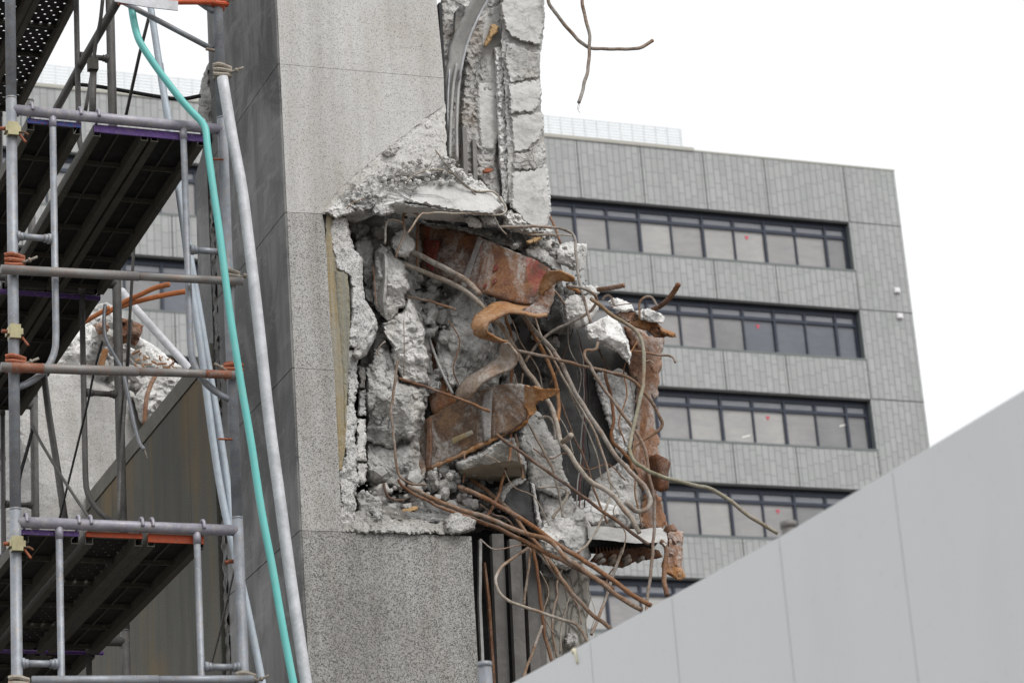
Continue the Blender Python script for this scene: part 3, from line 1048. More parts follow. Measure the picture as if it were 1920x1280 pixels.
# front cladding, panel by panel (px outlines)
e = lambda y: 519+60.6*y/1280+0.5
panels = [
    ('granite_pale', [(e(-60), -60), (815, -60), (820, 20), (824, 60), (829, 110), (832, 146.3), (e(120), 120)]),
    ('granite_pale', [(e(120.7), 120.7), (832, 147), (833, 196, 1), (806, 215, 1), (775, 240, 1), (748, 262, 1), (722, 282, 1), (690, 308, 1), (655, 338, 1), (628, 364, 1), (610, 390, 1), (604, 400.5), (e(397.3), 397.3)]),
    ('granite_mid', [(e(398), 398), (604, 401.5), (608, 420), (612, 470), (617, 560), (622, 640), (627, 693.6), (e(689.2), 689.2)]),
    ('granite_mid', [(e(690), 690), (627, 694.5), (632, 800), (637, 900), (641, 995.6), (e(993.6), 993.6)]),
    ('granite_wet', [(e(994.5), 994.5), (641, 996.6), (700, 998.5), (770, 1001), (884, 1005), (888, 1100), (896, 1240), (901, 1400), (e(1400), 1400)]),
]
for i, (mt, ol) in enumerate(panels):
    slab(ol, PYF, 0.05, 1.6, 5, i+3).build('cladding_panel', mt, pil)
# left side cladding, with joints
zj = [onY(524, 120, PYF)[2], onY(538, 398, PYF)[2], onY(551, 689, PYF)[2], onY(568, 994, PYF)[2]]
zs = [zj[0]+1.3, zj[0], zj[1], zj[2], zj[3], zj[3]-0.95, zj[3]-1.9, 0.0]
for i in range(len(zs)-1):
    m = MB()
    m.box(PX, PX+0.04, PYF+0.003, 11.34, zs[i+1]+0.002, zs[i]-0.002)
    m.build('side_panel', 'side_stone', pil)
m = MB()
m.box(PX+0.012, PX+0.05, PYF+0.05, 11.33, 0, zs[0])
m.build('mortar_bed', 'conc_dark', pil)
# solid core behind the cladding
m = MB()
m.box(PX+0.05, 3.62, PYF+0.052, 11.32, 0, 9.2)
m.build('core', 'conc_mid', pil)
m = MB()
m.box(3.62, 4.12, PYF+0.06, 11.32, 0, onY(640, 1015, PYF)[2])
m.box(3.62, 3.95, PYF+0.25, 11.32, onY(800, 420, 10.5)[2], 9.2)
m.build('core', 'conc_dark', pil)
# rough broken rear edge (mortar) beside the left face
m = MB()
rr = random.Random(9)
zz = 0.0
P1, P2 = [], []
while zz < 7.32:
    P1.append((PX-0.005+rr.uniform(-.006, .012), 11.345, zz))
    P2.append((PX+0.02+rr.uniform(-.006, .006), 11.475+rr.uniform(-.008, .008)-max(0, zz-6.9)*0.25, zz))
    zz += 0.018
vs = []
fs = []
n = len(P1)
for i in range(n):
    a, b = Vector(P1[i]), Vector(P2[i])
    for j in range(7):
        p = a.lerp(b, j/6)
        p.x += 0.008*noise.fractal(p*28, 1, 2, 4)-0.006*math.sin(j/6*math.pi)
        vs.append(p)
    vs.append(Vector((3.6, 11.48, a.z)))
for i in range(n-1):
    for j in range(7):
        fs.append((i*8+j, i*8+j+1, (i+1)*8+j+1, (i+1)*8+j))
m.add(vs, fs)
m.build('broken_edge', 'conc_dark', pil)
R1 = [(386, 128), (396, 108), (408, 100), (420, 120), (424, 180), (420, 240), (412, 262), (404, 250), (392, 240), (378, 236), (372, 232), (372, 190), (378, 150)]
rock(R1, 11.36, 0.06, 3.5, 3, 0.03, 5, 0.3, gx=-0.6).build('broken_edge', 'conc_mid', pil)
m = MB()
P = [onX(373, 700, PX+0.01), onX(371, 500, PX+.01), onX(366, 330, PX+.01), onX(378, 290, PX+.01), onX(384, 262, PX+0.01), onX(402, 250, PX+.01)]
zl = P[0][2]
yb = 11.47
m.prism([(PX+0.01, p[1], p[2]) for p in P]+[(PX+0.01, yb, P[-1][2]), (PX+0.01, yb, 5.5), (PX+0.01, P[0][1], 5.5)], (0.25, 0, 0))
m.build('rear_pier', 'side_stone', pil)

# stained wall running back from the pillar
wl = empty('stained_wall', (3.45, 14, 0), 'dark stone clad wall with brown and yellow run marks behind the scaffold', 'wall')
m = MB()
m.box(PX, PX+0.28, 11.48, 11.9, 0, 5.86)
m.box(PX, PX+0.28, 11.904, 13.4, 0, 5.86)
m.box(PX, PX+0.28, 13.404, 20, 0, 5.86)
m.build('wall', 'stained_wall', wl)
m = MB()
m.box(PX-0.006, PX+0.30, 11.48, 20, 5.865, 5.955)
m.build('coping', 'copestone', wl)

# ------------------------------------------------------------------ broken zone: fixed masses (parts of the pillar)
def T(ol, Y, mat, name='broken_concrete', **k):
    if mat == 'smooth_conc':
        k['fine'] = 0.12
    return rock(ol, Y, **k).build(name, mat, pil)
# back of the cavity
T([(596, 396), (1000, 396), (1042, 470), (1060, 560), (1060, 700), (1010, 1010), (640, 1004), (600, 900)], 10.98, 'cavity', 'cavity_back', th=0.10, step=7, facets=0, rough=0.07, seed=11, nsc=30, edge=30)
T([(655, 415), (700, 408), (780, 412), (796, 470), (776, 540), (800, 600), (812, 700), (792, 800), (800, 900), (745, 915), (690, 905), (676, 840), (688, 740), (674, 690), (690, 640), (684, 560), (664, 470)], 10.66, 'conc_mid', 'fused_concrete', th=0.05, step=4.5, facets=3, rough=0.05, seed=111, nsc=20, amp=3, slope=.3)
T([(800, 560), (850, 530), (930, 560), (960, 640), (930, 730), (850, 750), (806, 700)], 10.80, 'conc_mid', 'fused_concrete', th=0.05, step=4.5, facets=3, rough=0.05, seed=112, nsc=18, amp=3, slope=.3)
# top right section: back, grooves, blocks
T([(826, -20), (1012, -20), (1015, 430), (940, 425), (850, 335), (838, 290), (830, 200)], 10.52, 'mortar', 'mortar_back', th=0.02, step=4.5, facets=0, rough=0.018, seed=12, nsc=12, edge=6)
T([(868, 8), (940, -10), (944, 110), (930, 300), (945, 395), (900, 335), (870, 318), (863, 210), (872, 120)], 10.48, 'mortar', 'mortar_layer', th=0.03, step=4, facets=0, rough=0.02, seed=13, nsc=10, edge=6)
T([(905, 25), (944, 0), (946, 120), (932, 160), (912, 150), (900, 90)], 10.46, 'smooth_conc', 'mortar_layer', th=0.02, facets=2, rough=0.006, seed=14)
T([(896, 155), (934, 150), (938, 250), (925, 285), (900, 280), (893, 200)], 10.455, 'smooth_conc', 'mortar_layer', th=0.02, facets=2, rough=0.008, seed=15)
T([(926, 90), (944, 85), (950, 200), (956, 300), (958, 380), (944, 385), (936, 300), (930, 180)], 10.43, 'conc_white', 'mortar_ridge', th=0.03, step=3, facets=0, rough=0.025, seed=16, nsc=8, edge=6)
blocks = [([(934, -20), (1018, -20), (1021, 40), (1018, 66), (1013, 86), (985, 80), (958, 70), (946, 52), (940, 20)], 'smooth_conc', .07, 1, .008),
          ([(948, 78), (985, 84), (990, 95), (1010, 100), (1008, 125), (1012, 148), (985, 150), (955, 158), (945, 120)], 'conc_mid', .05, 3, .016),
          ([(952, 158), (985, 150), (1013, 150), (1016, 172), (1012, 198), (1000, 212), (955, 214)], 'smooth_conc', .05, 2, .008),
          ([(957, 217), (1004, 212), (1018, 214), (1020, 240), (1012, 262), (985, 284), (962, 286)], 'smooth_conc', .05, 2, .008),
          ([(962, 288), (990, 284), (1018, 256), (1024, 290), (1020, 316), (990, 322), (962, 318)], 'conc_mid', .05, 3, .018),
          ([(960, 320), (1000, 318), (1024, 306), (1030, 345), (1034, 392), (1026, 424), (1010, 432), (985, 418), (958, 388)], 'smooth_conc', .05, 2, .006)]
for i, (ol, mt, th, fc, rg) in enumerate(blocks):
    T(ol, 10.37, mt, 'concrete_block', th=th*0.5, step=3.6, facets=fc, rough=rg*.8, seed=20+i, amp=2.2, back=0.2, slope=0.15, edge=3)
T([(938, -20), (1016, -20), (1018, 60), (1014, 95), (1009, 130), (1014, 160), (1014, 205), (1020, 250), (1021, 300), (1026, 340), (1030, 400), (1020, 428), (985, 415), (956, 385), (952, 300), (948, 200), (942, 100)], 10.372, 'conc_mid', 'concrete_block', th=0.006, step=3.6, facets=0, rough=0.012, seed=31, nsc=9, amp=2.2, back=.2)
for x0, x1, y0, y1 in ((867, 875, 238, 330), (886, 893, 262, 350)):
    slab([(x0, y0), (x1, y0), (x1+3, y1), (x0+3, y1)], 10.425, 0.03, 0).build('metal_rib', 'darksteel', pil)
slab([(823, 5), (828, 5), (838, 200), (842, 290), (838, 290), (832, 190)], 10.30, 0.1).build('metal_rib', 'black', pil)
slab([(855, 20), (866, 8), (870, 60), (855, 130), (848, 140)], 10.43, 0.03).build('metal_rib', 'conc_dark', pil)
slab([(907, 318), (914, 314), (926, 318), (918, 322), (908, 322)], 10.42, 0.02).build('rust_spot', 'clamp_orange', pil)

# spalled granite round the break
T([(600, 402), (604, 385), (625, 360), (655, 330), (700, 295), (740, 262), (780, 230), (815, 200), (834, 190), (838, 292), (852, 312), (800, 330), (740, 330), (680, 360), (630, 400)], PYF+0.004, 'spalled', 'spalled_face', th=0.004, step=3.6, facets=0, rough=0.006, seed=32, nsc=14, back=.05, amp=1.5)
T([(716, 288), (730, 272), (744, 266), (749, 276), (742, 290), (728, 296)], PYF-0.005, 'mortar', 'spalled_face', th=0.02, step=2.6, facets=2, rough=0.012, seed=321, nsc=6, amp=1.5)
# crushed ledge above the cavity
T([(606, 398), (625, 380), (640, 364), (665, 345), (700, 326), (735, 302), (765, 291), (800, 294), (838, 289), (852, 310), (880, 330), (905, 345), (925, 360), (946, 380), (948, 398), (925, 405), (872, 401), (815, 389), (762, 381), (742, 377), (700, 392), (650, 404), (628, 410)], 10.36, 'conc_light', 'crushed_ledge', th=0.04, step=3.2, facets=0, rough=0.026, seed=33, gy=-0.14, nsc=15, amp=2.5, edge=9, fine=1.0)
T([(764, 378), (780, 352), (800, 340), (846, 336), (890, 345), (908, 352), (928, 366), (945, 386), (925, 404), (872, 400), (815, 388)], 10.27, 'smooth_conc', 'ledge_slab', th=0.045, step=4, facets=2, rough=0.008, seed=34, gy=-0.1, nsc=22, edge=8)
T([(740, 378), (762, 382), (815, 390), (872, 402), (926, 405), (916, 422), (860, 416), (800, 412), (760, 404), (733, 396)], 10.36, 'smooth_conc', 'ledge_underside', th=0.02, step=4, facets=0, rough=0.006, seed=35, gy=0.8, edge=6)
T([(624, 402), (700, 388), (740, 380), (752, 388), (735, 398), (700, 404), (668, 418), (640, 412)], 10.33, 'conc_mid', 'ledge_underside', th=0.02, step=3.5, facets=1, rough=0.02, seed=36, gy=0.6)
T([(700, 385), (736, 378), (745, 386), (738, 400), (715, 406), (698, 402)], 10.26, 'conc_light', 'ledge_slab', th=0.04, step=3.5, facets=3, rough=0.01, seed=37)
T([(668, 350), (700, 336), (722, 345), (728, 366), (700, 384), (668, 384), (650, 372)], 10.28, 'conc_light', 'ledge_slab', th=0.03, step=3.5, facets=4, rough=0.02, seed=38)
T([(735, 310), (765, 300), (800, 312), (812, 326), (790, 338), (752, 335), (728, 328)], 10.33, 'conc_white', 'ledge_slab', th=0.03, step=3.5, facets=4, rough=0.02, seed=39)

# left edge of the cavity: stained returns and fractured granite
T([(612, 398), (622, 402), (632, 470), (640, 560), (648, 640), (652, 720), (648, 830), (642, 880), (634, 880), (628, 790), (624, 690), (617, 600), (610, 480)], 10.292, 'ochre', 'stained_strip', th=0.004, step=6, facets=0, rough=0.002, seed=40, back=0.05)
T([(628, 508), (652, 510), (656, 560), (655, 650), (652, 720), (648, 800), (644, 700), (636, 600)], 10.286, 'greenish', 'stained_strip', th=0.004, step=6, facets=0, rough=0.002, seed=41, back=0.05)
T([(624, 408), (640, 403), (650, 406), (653, 425), (660, 450), (666, 470), (680, 486), (682, 540), (684, 562), (697, 580), (706, 598), (708, 618), (700, 640), (690, 655), (672, 674), (664, 655), (650, 650), (655, 600), (654, 520), (640, 512), (628, 505), (617, 450), (616, 425)], 10.33, 'granite_break', 'fractured_granite', th=0.07, step=3.6, facets=4, rough=0.012, nsc=22, slope=.35, seed=42, amp=2, back=0.2)
T([(672, 640), (690, 625), (706, 605), (706, 625), (698, 645), (684, 668), (670, 676), (660, 664)], 10.28, 'conc_mid', 'fractured_granite', th=0.05, step=3.4, facets=4, rough=0.015, seed=43)
T([(648, 655), (664, 658), (672, 672), (668, 700), (671, 722), (664, 760), (669, 790), (665, 830), (672, 850), (668, 884), (674, 902), (663, 925), (668, 950), (660, 990), (636, 995), (638, 940), (633, 885), (645, 850), (640, 800), (652, 740)], 10.32, 'granite_break', 'fractured_granite', th=0.035, step=3.4, facets=5, rough=0.014, seed=44, back=0.15, nsc=16, slope=.5, amp=2.6)
T([(655, 962), (676, 956), (700, 970), (724, 966), (748, 976), (790, 972), (812, 980), (834, 977), (836, 999), (780, 999.5), (700, 997.5), (640, 995), (645, 970)], 10.33, 'granite_mid', 'granite_sill', th=0.03, step=3.6, facets=4, rough=0.016, seed=45, gy=-0.3, amp=2.5, nsc=16)
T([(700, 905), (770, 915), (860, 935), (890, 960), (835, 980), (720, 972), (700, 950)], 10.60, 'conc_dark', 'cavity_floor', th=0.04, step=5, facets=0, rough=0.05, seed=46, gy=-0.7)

# dark board-marked face at the back right, with its broken white rim
T([(960, 590), (1060, 596), (1110, 615), (1190, 640), (1205, 800), (1212, 1000), (1100, 1010), (1000, 1005), (960, 800)], 10.90, 'form', 'cast_face', th=0.02, step=9, facets=0, rough=0.006, seed=50, back=0.35)
T([(1114, 700), (1140, 694), (1160, 690), (1193, 710), (1190, 780), (1188, 800), (1184, 842), (1165, 860), (1150, 835), (1142, 800), (1130, 768), (1120, 735)], 10.82, 'conc_white', 'broken_rim', th=0.03, step=3.6, facets=2, rough=0.022, seed=51, nsc=9, amp=3)
T([(1168, 612), (1200, 612), (1216, 630), (1210, 680), (1200, 715), (1180, 700), (1178, 680), (1184, 655)], 10.80, 'rust_column', 'broken_rim', th=0.04, step=4, facets=2, rough=0.02, seed=52, amp=2)
T([(1110, 905), (1140, 880), (1165, 862), (1190, 880), (1205, 910), (1206, 985), (1160, 990), (1112, 985), (1100, 940)], 10.80, 'conc_mid', 'broken_rim', th=0.03, step=4, facets=3, rough=0.015, seed=53, amp=2)
T([(1066, 940), (1100, 936), (1130, 942), (1158, 948), (1162, 964), (1140, 975), (1112, 984), (1094, 976), (1078, 965)], 10.74, 'conc_white', 'broken_rim', th=0.02, step=4, facets=2, rough=0.008, seed=54)

# bottom shaft behind the lower cladding
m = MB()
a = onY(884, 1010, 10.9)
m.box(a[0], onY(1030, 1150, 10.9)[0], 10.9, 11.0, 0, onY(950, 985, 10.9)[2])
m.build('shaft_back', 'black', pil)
T([(1019, 1050), (1050, 1040), (1086, 1046), (1104, 1070), (1107, 1126), (1100, 1166), (1104, 1200), (1100, 1320), (1010, 1320), (1016, 1200)], 10.72, 'marble', 'marble_slab', th=0.02, step=5, facets=1, rough=0.008, seed=55, amp=2, back=0.12, slope=0.2)
for i, ol in enumerate(([(922, 1000), (944, 1000), (957, 1300), (935, 1300)], [(955, 1010), (977, 1010), (990, 1300), (968, 1300)], [(985, 1025), (1004, 1025), (1016, 1300), (997, 1300)], [(1004, 1025), (1017, 1025), (1028, 1300), (1016, 1300)])):
    slab(ol, 10.62+0.03*(i == 3)-0.04*(i == 1), 0.03).build('shaft_sheet', 'darksteel', pil)
for i, (ol, mt) in enumerate((([(899, 1010), (904, 1010), (903, 1126), (911, 1300), (906, 1300), (898, 1126)], 'channel'), ([(908, 1054), (911, 1054), (920, 1126), (931, 1300), (927, 1300), (915, 1126)], 'bar_rust'))):
    slab(ol, 10.55, 0.02).build('thin_strip', mt, pil)

# ================================================================== LOOSE THINGS
def chunk(label, ol, Y, mat='conc_mid', **k):
    o = rock(ol, Y, **{'nsc': 17.0, 'amp': 2.4, **k}).build('concrete_chunk', mat)
    return tag(o, label, 'concrete chunk', 'broken concrete chunks')


chunk('tall pale chunk with a smooth grey left side, right of the fractured granite edge',
      [(705, 470), (713, 458), (724, 464), (731, 460), (741, 482), (756, 492), (766, 511), (762, 522), (769, 540), (758, 553), (762, 574), (748, 578), (740, 592), (726, 601), (716, 592), (700, 570), (698, 540), (704, 505)], 10.50, 'conc_light', th=.13, step=3.5, facets=6, rough=.03, seed=61, slope=.8)
sheet([((703, 469, 10.50), (721, 476, 10.365)), ((701, 520, 10.50), (722, 520, 10.355)), ((701, 562, 10.50), (719, 560, 10.365)), ((714, 584, 10.48), (722, 590, 10.40))], .012, 5, 6, .004, 3).build('stone_flake', 'conc_mid', None, False,
      'flat grey flake of cut concrete on the left of the tall pale chunk', 'concrete chunk', 'broken concrete chunks')
chunk('long pitted chunk in the middle of the hollow, under the tall pale chunk',
      [(716, 606), (728, 600), (742, 590), (757, 578), (764, 556), (773, 566), (782, 584), (786, 602), (797, 618), (794, 645), (804, 668), (800, 700), (806, 712), (790, 722), (770, 716), (752, 716), (742, 690), (730, 672), (734, 648), (722, 630)], 10.52, 'conc_light', th=.13, step=3.6, facets=6, rough=.028, seed=62, slope=.7)
chunk('grey sunken chunk with a smooth left side between the granite edge and the pitted chunk',
      [(702, 600), (716, 596), (724, 612), (734, 655), (742, 690), (730, 700), (716, 680), (690, 682), (698, 650)], 10.62, 'conc_mid', th=.06, step=4, facets=3, rough=.012, seed=63)
chunk('largest dark pitted chunk in the lower left of the hollow',
      [(686, 690), (696, 676), (700, 655), (718, 650), (732, 660), (744, 688), (750, 716), (770, 718), (784, 726), (800, 722), (793, 748), (798, 764), (785, 790), (780, 816), (766, 824), (752, 822), (734, 842), (716, 834), (700, 832), (684, 820), (690, 790), (682, 750)], 10.56, 'conc_mid', th=.16, step=3.8, facets=7, rough=.025, seed=64, slope=.7)
chunk('dark cracked chunk below the largest pitted chunk, behind the lone bent rebar',
      [(686, 818), (710, 830), (736, 840), (757, 832), (774, 824), (776, 852), (768, 896), (745, 908), (712, 912), (688, 900)], 10.62, 'conc_mid', th=.10, step=4, facets=6, rough=.03, seed=65)
chunk('pitted chunk standing behind the curled steel strip',
      [(838, 580), (850, 552), (862, 542), (875, 540), (890, 548), (905, 556), (914, 575), (920, 600), (926, 618), (922, 650), (912, 667), (902, 688), (885, 702), (873, 730), (858, 728), (846, 700), (842, 660), (834, 640), (840, 610)], 10.68, 'conc_light', th=.14, step=3.6, facets=6, rough=.03, seed=66, slope=.8)
chunk('small chunk marked with red paint beside the pitted chunk in the centre',
      [(817, 642), (826, 632), (838, 630), (852, 655), (856, 690), (858, 722), (842, 726), (828, 705), (818, 680)], 10.70, 'conc_light', th=.08, step=3.4, facets=5, rough=.02, seed=67)
chunk('rounded chunk wedged under the crushed ledge at the upper left of the hollow',
      [(662, 455), (672, 442), (685, 437), (697, 450), (703, 470), (703, 505), (702, 538), (690, 540), (682, 530), (680, 503), (667, 482)], 10.58, 'conc_mid', th=.10, step=3.4, facets=6, rough=.025, seed=68)
chunk('fist sized chunk squeezed between the granite edge and the tall pale chunk',
      [(681, 542), (690, 535), (702, 542), (702, 570), (694, 566), (684, 558)], 10.55, 'conc_light', th=.06, step=3, facets=5, rough=.015, seed=69)
chunk('pale cube like chunk behind the small hooked rebars, left of the red steel plate',
      [(732, 455), (740, 437), (752, 431), (764, 438), (779, 457), (776, 472), (762, 487), (747, 482), (738, 468)], 10.50, 'conc_white', th=.09, step=3, facets=6, rough=.012, seed=70, slope=.9)
chunk('grey mortar lump hanging at the left under the crushed ledge',
      [(652, 408), (672, 404), (688, 410), (694, 430), (684, 440), (668, 452), (658, 440)], 10.60, 'conc_mid', th=.06, step=3.4, facets=5, rough=.02, seed=71)
chunk('square grey stone tucked beneath the left end of the ledge slab',
      [(690, 420), (702, 410), (718, 416), (726, 440), (722, 452), (706, 450), (694, 440)], 10.62, 'conc_mid', th=.06, step=3.4, facets=5, rough=.018, seed=72)
chunk('white stone sitting under the ledge slab above the steel plate',
      [(870, 410), (880, 404), (893, 408), (902, 416), (904, 426), (890, 428), (878, 424)], 10.38, 'conc_white', th=.05, step=3, facets=5, rough=.01, seed=73)
chunk('beige stone under the right end of the ledge slab, beside a thin bar',
      [(898, 405), (915, 402), (930, 408), (935, 418), (922, 424), (906, 422)], 10.38, 'conc_light', th=.05, step=3, facets=5, rough=.012, seed=74)
chunk('wide shelf of crumbled mortar between the ledge slab and the steel plate',
      [(782, 415), (830, 420), (880, 428), (925, 425), (960, 428), (1010, 440), (1040, 450), (1046, 486), (1034, 498), (1008, 486), (975, 470), (940, 456), (900, 442), (850, 428), (800, 424)], 10.62, 'conc_mid', th=.05, step=4, facets=0, rough=.045, seed=75, nsc=11)
chunk('heap of pale crumbs at the foot of the white concrete block',
      [(944, 402), (960, 392), (978, 400), (992, 416), (1012, 424), (1034, 424), (1034, 440), (1010, 446), (985, 440), (962, 432), (944, 426)], 10.40, 'conc_light', th=.05, step=3.2, facets=0, rough=.04, seed=76, nsc=7, amp=3)
chunk('pale mortar lump with a square socket, sticking out right of the looped bar',
      [(1042, 476), (1047, 460), (1060, 454), (1070, 452), (1084, 456), (1100, 456), (1101, 470), (1098, 482), (1096, 500), (1086, 512), (1072, 506), (1058, 498), (1040, 493)], 10.45, 'conc_light', th=.10, step=3.2, facets=4, rough=.02, seed=77)
chunk('dusty lump above the curled steel lip',
      [(985, 468), (1005, 462), (1022, 468), (1040, 480), (1052, 496), (1056, 510), (1036, 506), (1014, 494), (992, 484)], 10.44, 'conc_light', th=.06, step=3.2, facets=3, rough=.02, seed=78)
chunk('grey angular chunk right of the curled steel lip, crossed by the looped bar',
      [(1055, 567), (1066, 556), (1083, 553), (1111, 553), (1123, 569), (1120, 585), (1106, 604), (1083, 618), (1074, 616), (1062, 605), (1057, 597)], 10.50, 'conc_light', th=.10, step=3.4, facets=6, rough=.02, seed=79, slope=.8)
chunk('white wedge shaped chunk hanging in the wires on the right',
      [(1097, 613), (1102, 608), (1111, 606), (1126, 597), (1139, 589), (1158, 602), (1167, 620), (1174, 634), (1180, 648), (1184, 666), (1180, 684), (1168, 672), (1158, 660), (1144, 653), (1123, 642), (1102, 632)], 10.42, 'conc_white', th=.13, step=3.4, facets=6, rough=.022, seed=80, slope=.9)
chunk('pale stone sitting on the rusted column head behind the olive bar',
      [(1140, 565), (1150, 558), (1167, 561), (1186, 574), (1190, 584), (1170, 586), (1149, 580)], 10.58, 'conc_white', th=.05, step=3, facets=4, rough=.015, seed=81)
chunk('pale stone at the very end of the rusted column head under the ribbed bar',
      [(1191, 582), (1204, 579), (1221, 578), (1236, 586), (1246, 594), (1244, 604), (1234, 606), (1214, 602), (1197, 596)], 10.50, 'conc_white', th=.05, step=3, facets=5, rough=.015, seed=82)
chunk('thin pale flake behind the short ribbed bar stub',
      [(1086, 540), (1100, 534), (1120, 536), (1130, 541), (1122, 552), (1112, 556), (1095, 550)], 10.60, 'conc_light', th=.04, step=3, facets=3, rough=.012, seed=83)
chunk('dark brown porous chunk between the steel lip and the cast face',
      [(1005, 594), (1028, 588), (1040, 560), (1052, 560), (1058, 600), (1074, 620), (1060, 628), (1030, 624), (1010, 612)], 10.72, 'conc_dark', th=.08, step=3.6, facets=3, rough=.03, seed=84)
chunk('wedge shaped beam end with a flat tan underside below the lower steel plate',
      [(850, 868), (864, 860), (880, 853), (904, 844), (939, 823), (963, 820), (974, 846), (988, 866), (987, 898), (951, 902), (904, 898), (871, 893), (857, 881)], 10.56, 'conc_mid', th=.12, step=3.6, facets=3, rough=.014, seed=85, slope=.5, gy=0.25)
rock([(860, 884), (900, 872), (960, 862), (984, 870), (986, 897), (951, 903), (904, 899), (872, 894)], 10.47, th=.012, step=4, facets=0, rough=.004, seed=301, gy=0.9, back=.05, fine=.2).build('concrete_chunk', 'tan', None, False,
     'smooth tan underside face of the wedge shaped beam end', 'concrete chunk', 'broken concrete chunks')
chunk('small dark stone lodged at the left end of the wedge shaped beam end',
      [(790, 852), (812, 838), (836, 828), (848, 850), (850, 880), (842, 905), (818, 912), (796, 905), (780, 890)], 10.70, 'conc_mid', th=.08, step=3.6, facets=5, rough=.025, seed=86)
chunk('tall grey slab piece with a looped bar at its top, left of the cast face',
      [(988, 776), (998, 770), (1012, 773), (1022, 790), (1033, 811), (1046, 825), (1054, 852), (1054, 880), (1068, 905), (1071, 925), (1045, 934), (1012, 920), (991, 905), (986, 867), (970, 834), (976, 806)], 10.62, 'conc_mid', th=.07, step=3.6, facets=4, rough=.012, seed=87, slope=.4)
chunk('black faced slab piece with a pale broken rim in the lower middle',
      [(937, 930), (944, 914), (960, 904), (977, 896), (988, 900), (999, 906), (1004, 933), (1008, 960), (1012, 990), (1006, 1000), (985, 985), (960, 975), (946, 950)], 10.60, 'form', th=.03, step=3.6, facets=1, rough=.004, seed=88)
chunk('pale broken crest on top of the black faced slab piece',
      [(933, 932), (940, 914), (954, 902), (976, 892), (988, 898), (980, 905), (962, 912), (950, 926), (942, 944)], 10.56, 'conc_light', th=.03, step=3, facets=2, rough=.012, seed=89, amp=1.6)
chunk('thin pale sliver down the right side of the black faced slab piece',
      [(994, 902), (1003, 908), (1007, 940), (1013, 968), (1018, 992), (1011, 1000), (1004, 970), (999, 936)], 10.57, 'conc_light', th=.02, step=3, facets=1, rough=.01, seed=189, amp=1.8)
chunk('brown mortar patch right of the black faced slab piece',
      [(1006, 916), (1030, 926), (1048, 934), (1072, 928), (1082, 950), (1066, 974), (1040, 982), (1016, 985), (1010, 950)], 10.66, 'mortar', th=.05, step=3.4, facets=3, rough=.025, seed=90)
chunk('bulky rounded lump of concrete at the left end of the white metal sheet',
      [(1011, 993), (1019, 976), (1040, 968), (1062, 968), (1078, 960), (1094, 958), (1104, 972), (1108, 990), (1102, 1010), (1104, 1024), (1108, 1044), (1096, 1056), (1080, 1060), (1062, 1070), (1046, 1064), (1019, 1058), (1009, 1028)], 10.52, 'conc_light', th=.14, step=3.6, facets=6, rough=.03, seed=91, slope=.7)
chunk('brown rough lump under the bulky rounded lump of concrete',
      [(1014, 1056), (1046, 1064), (1064, 1070), (1074, 1064), (1070, 1082), (1050, 1088), (1028, 1084), (1014, 1074)], 10.60, 'conc_dark', th=.06, step=3.6, facets=3, rough=.03, seed=92)
chunk('speckled granite lump at the right end of the lower cladding edge',
      [(832, 976), (842, 966), (855, 960), (876, 968), (893, 975), (891, 990), (876, 998), (862, 1002), (834, 1003)], 10.30, 'granite_mid', th=.07, step=3.4, facets=4, rough=.012, seed=93, slope=.5)
chunk('pale triangular stone in the lower left corner of the hollow',
      [(668, 926), (678, 922), (692, 923), (706, 930), (717, 941), (717, 964), (700, 966), (682, 966), (670, 955)], 10.46, 'conc_mid', th=.07, step=3.4, facets=4, rough=.01, seed=94, slope=.6)
chunk('pebbly round stone among the bars at the bottom of the hollow',
      [(816, 966), (824, 960), (834, 962), (837, 970), (830, 980), (820, 978)], 10.44, 'conc_light', th=.04, step=2.8, facets=3, rough=.01, seed=95)
chunk('porous knob stuck low on the marble slab',
      [(1058, 1196), (1066, 1186), (1078, 1186), (1083, 1196), (1082, 1206), (1070, 1212), (1060, 1208)], 10.62, 'conc_light', th=.05, step=2.8, facets=0, rough=.02, seed=96, nsc=5)
for ol, mt, lab in (([(672, 729), (686, 729), (686, 779), (671, 778)], 'conc_mid', 'upper small upright block in the slot right of the fractured granite'),
                    ([(668, 784), (686, 786), (687, 864), (668, 862)], 'conc_light', 'tall pale upright block in the slot right of the fractured granite'),
                    ([(669, 865), (687, 868), (688, 900), (680, 908), (670, 904)], 'conc_light', 'lowest upright block in the slot, with a brown chipped foot'),
                    ([(672, 684), (684, 690), (685, 727), (672, 727)], 'conc_dark', 'dark block in the top of the slot under the fractured granite')):
    chunk(lab, ol, 10.42, mt, th=.03, step=3, facets=1, rough=.004, seed=len(lab), edge=4, slope=.2)

# loose crumbs lying in the hollow: nobody could count them
rd = random.Random(77)


def crumbs(polys, per, label, name='rubble'):
    m = MB()
    for poly, Y, rmin, rmax in polys:
        xs = [p[0] for p in poly]; ys = [p[1] for p in poly]
        area = (max(xs)-min(xs))*(max(ys)-min(ys))
        k = 0
        while k < area*per:
            p = (rd.uniform(min(xs), max(xs)), rd.uniform(min(ys), max(ys)))
            k += 1
            if not inside([p], poly)[0]:
                continue
            r = rmin+(rmax-rmin)*rd.random()**2.5
            m.stone(onY(p[0], p[1], Y+rd.uniform(-.06, .06)), r, rd, (1, 1, rd.uniform(.5, 1)))
    return m


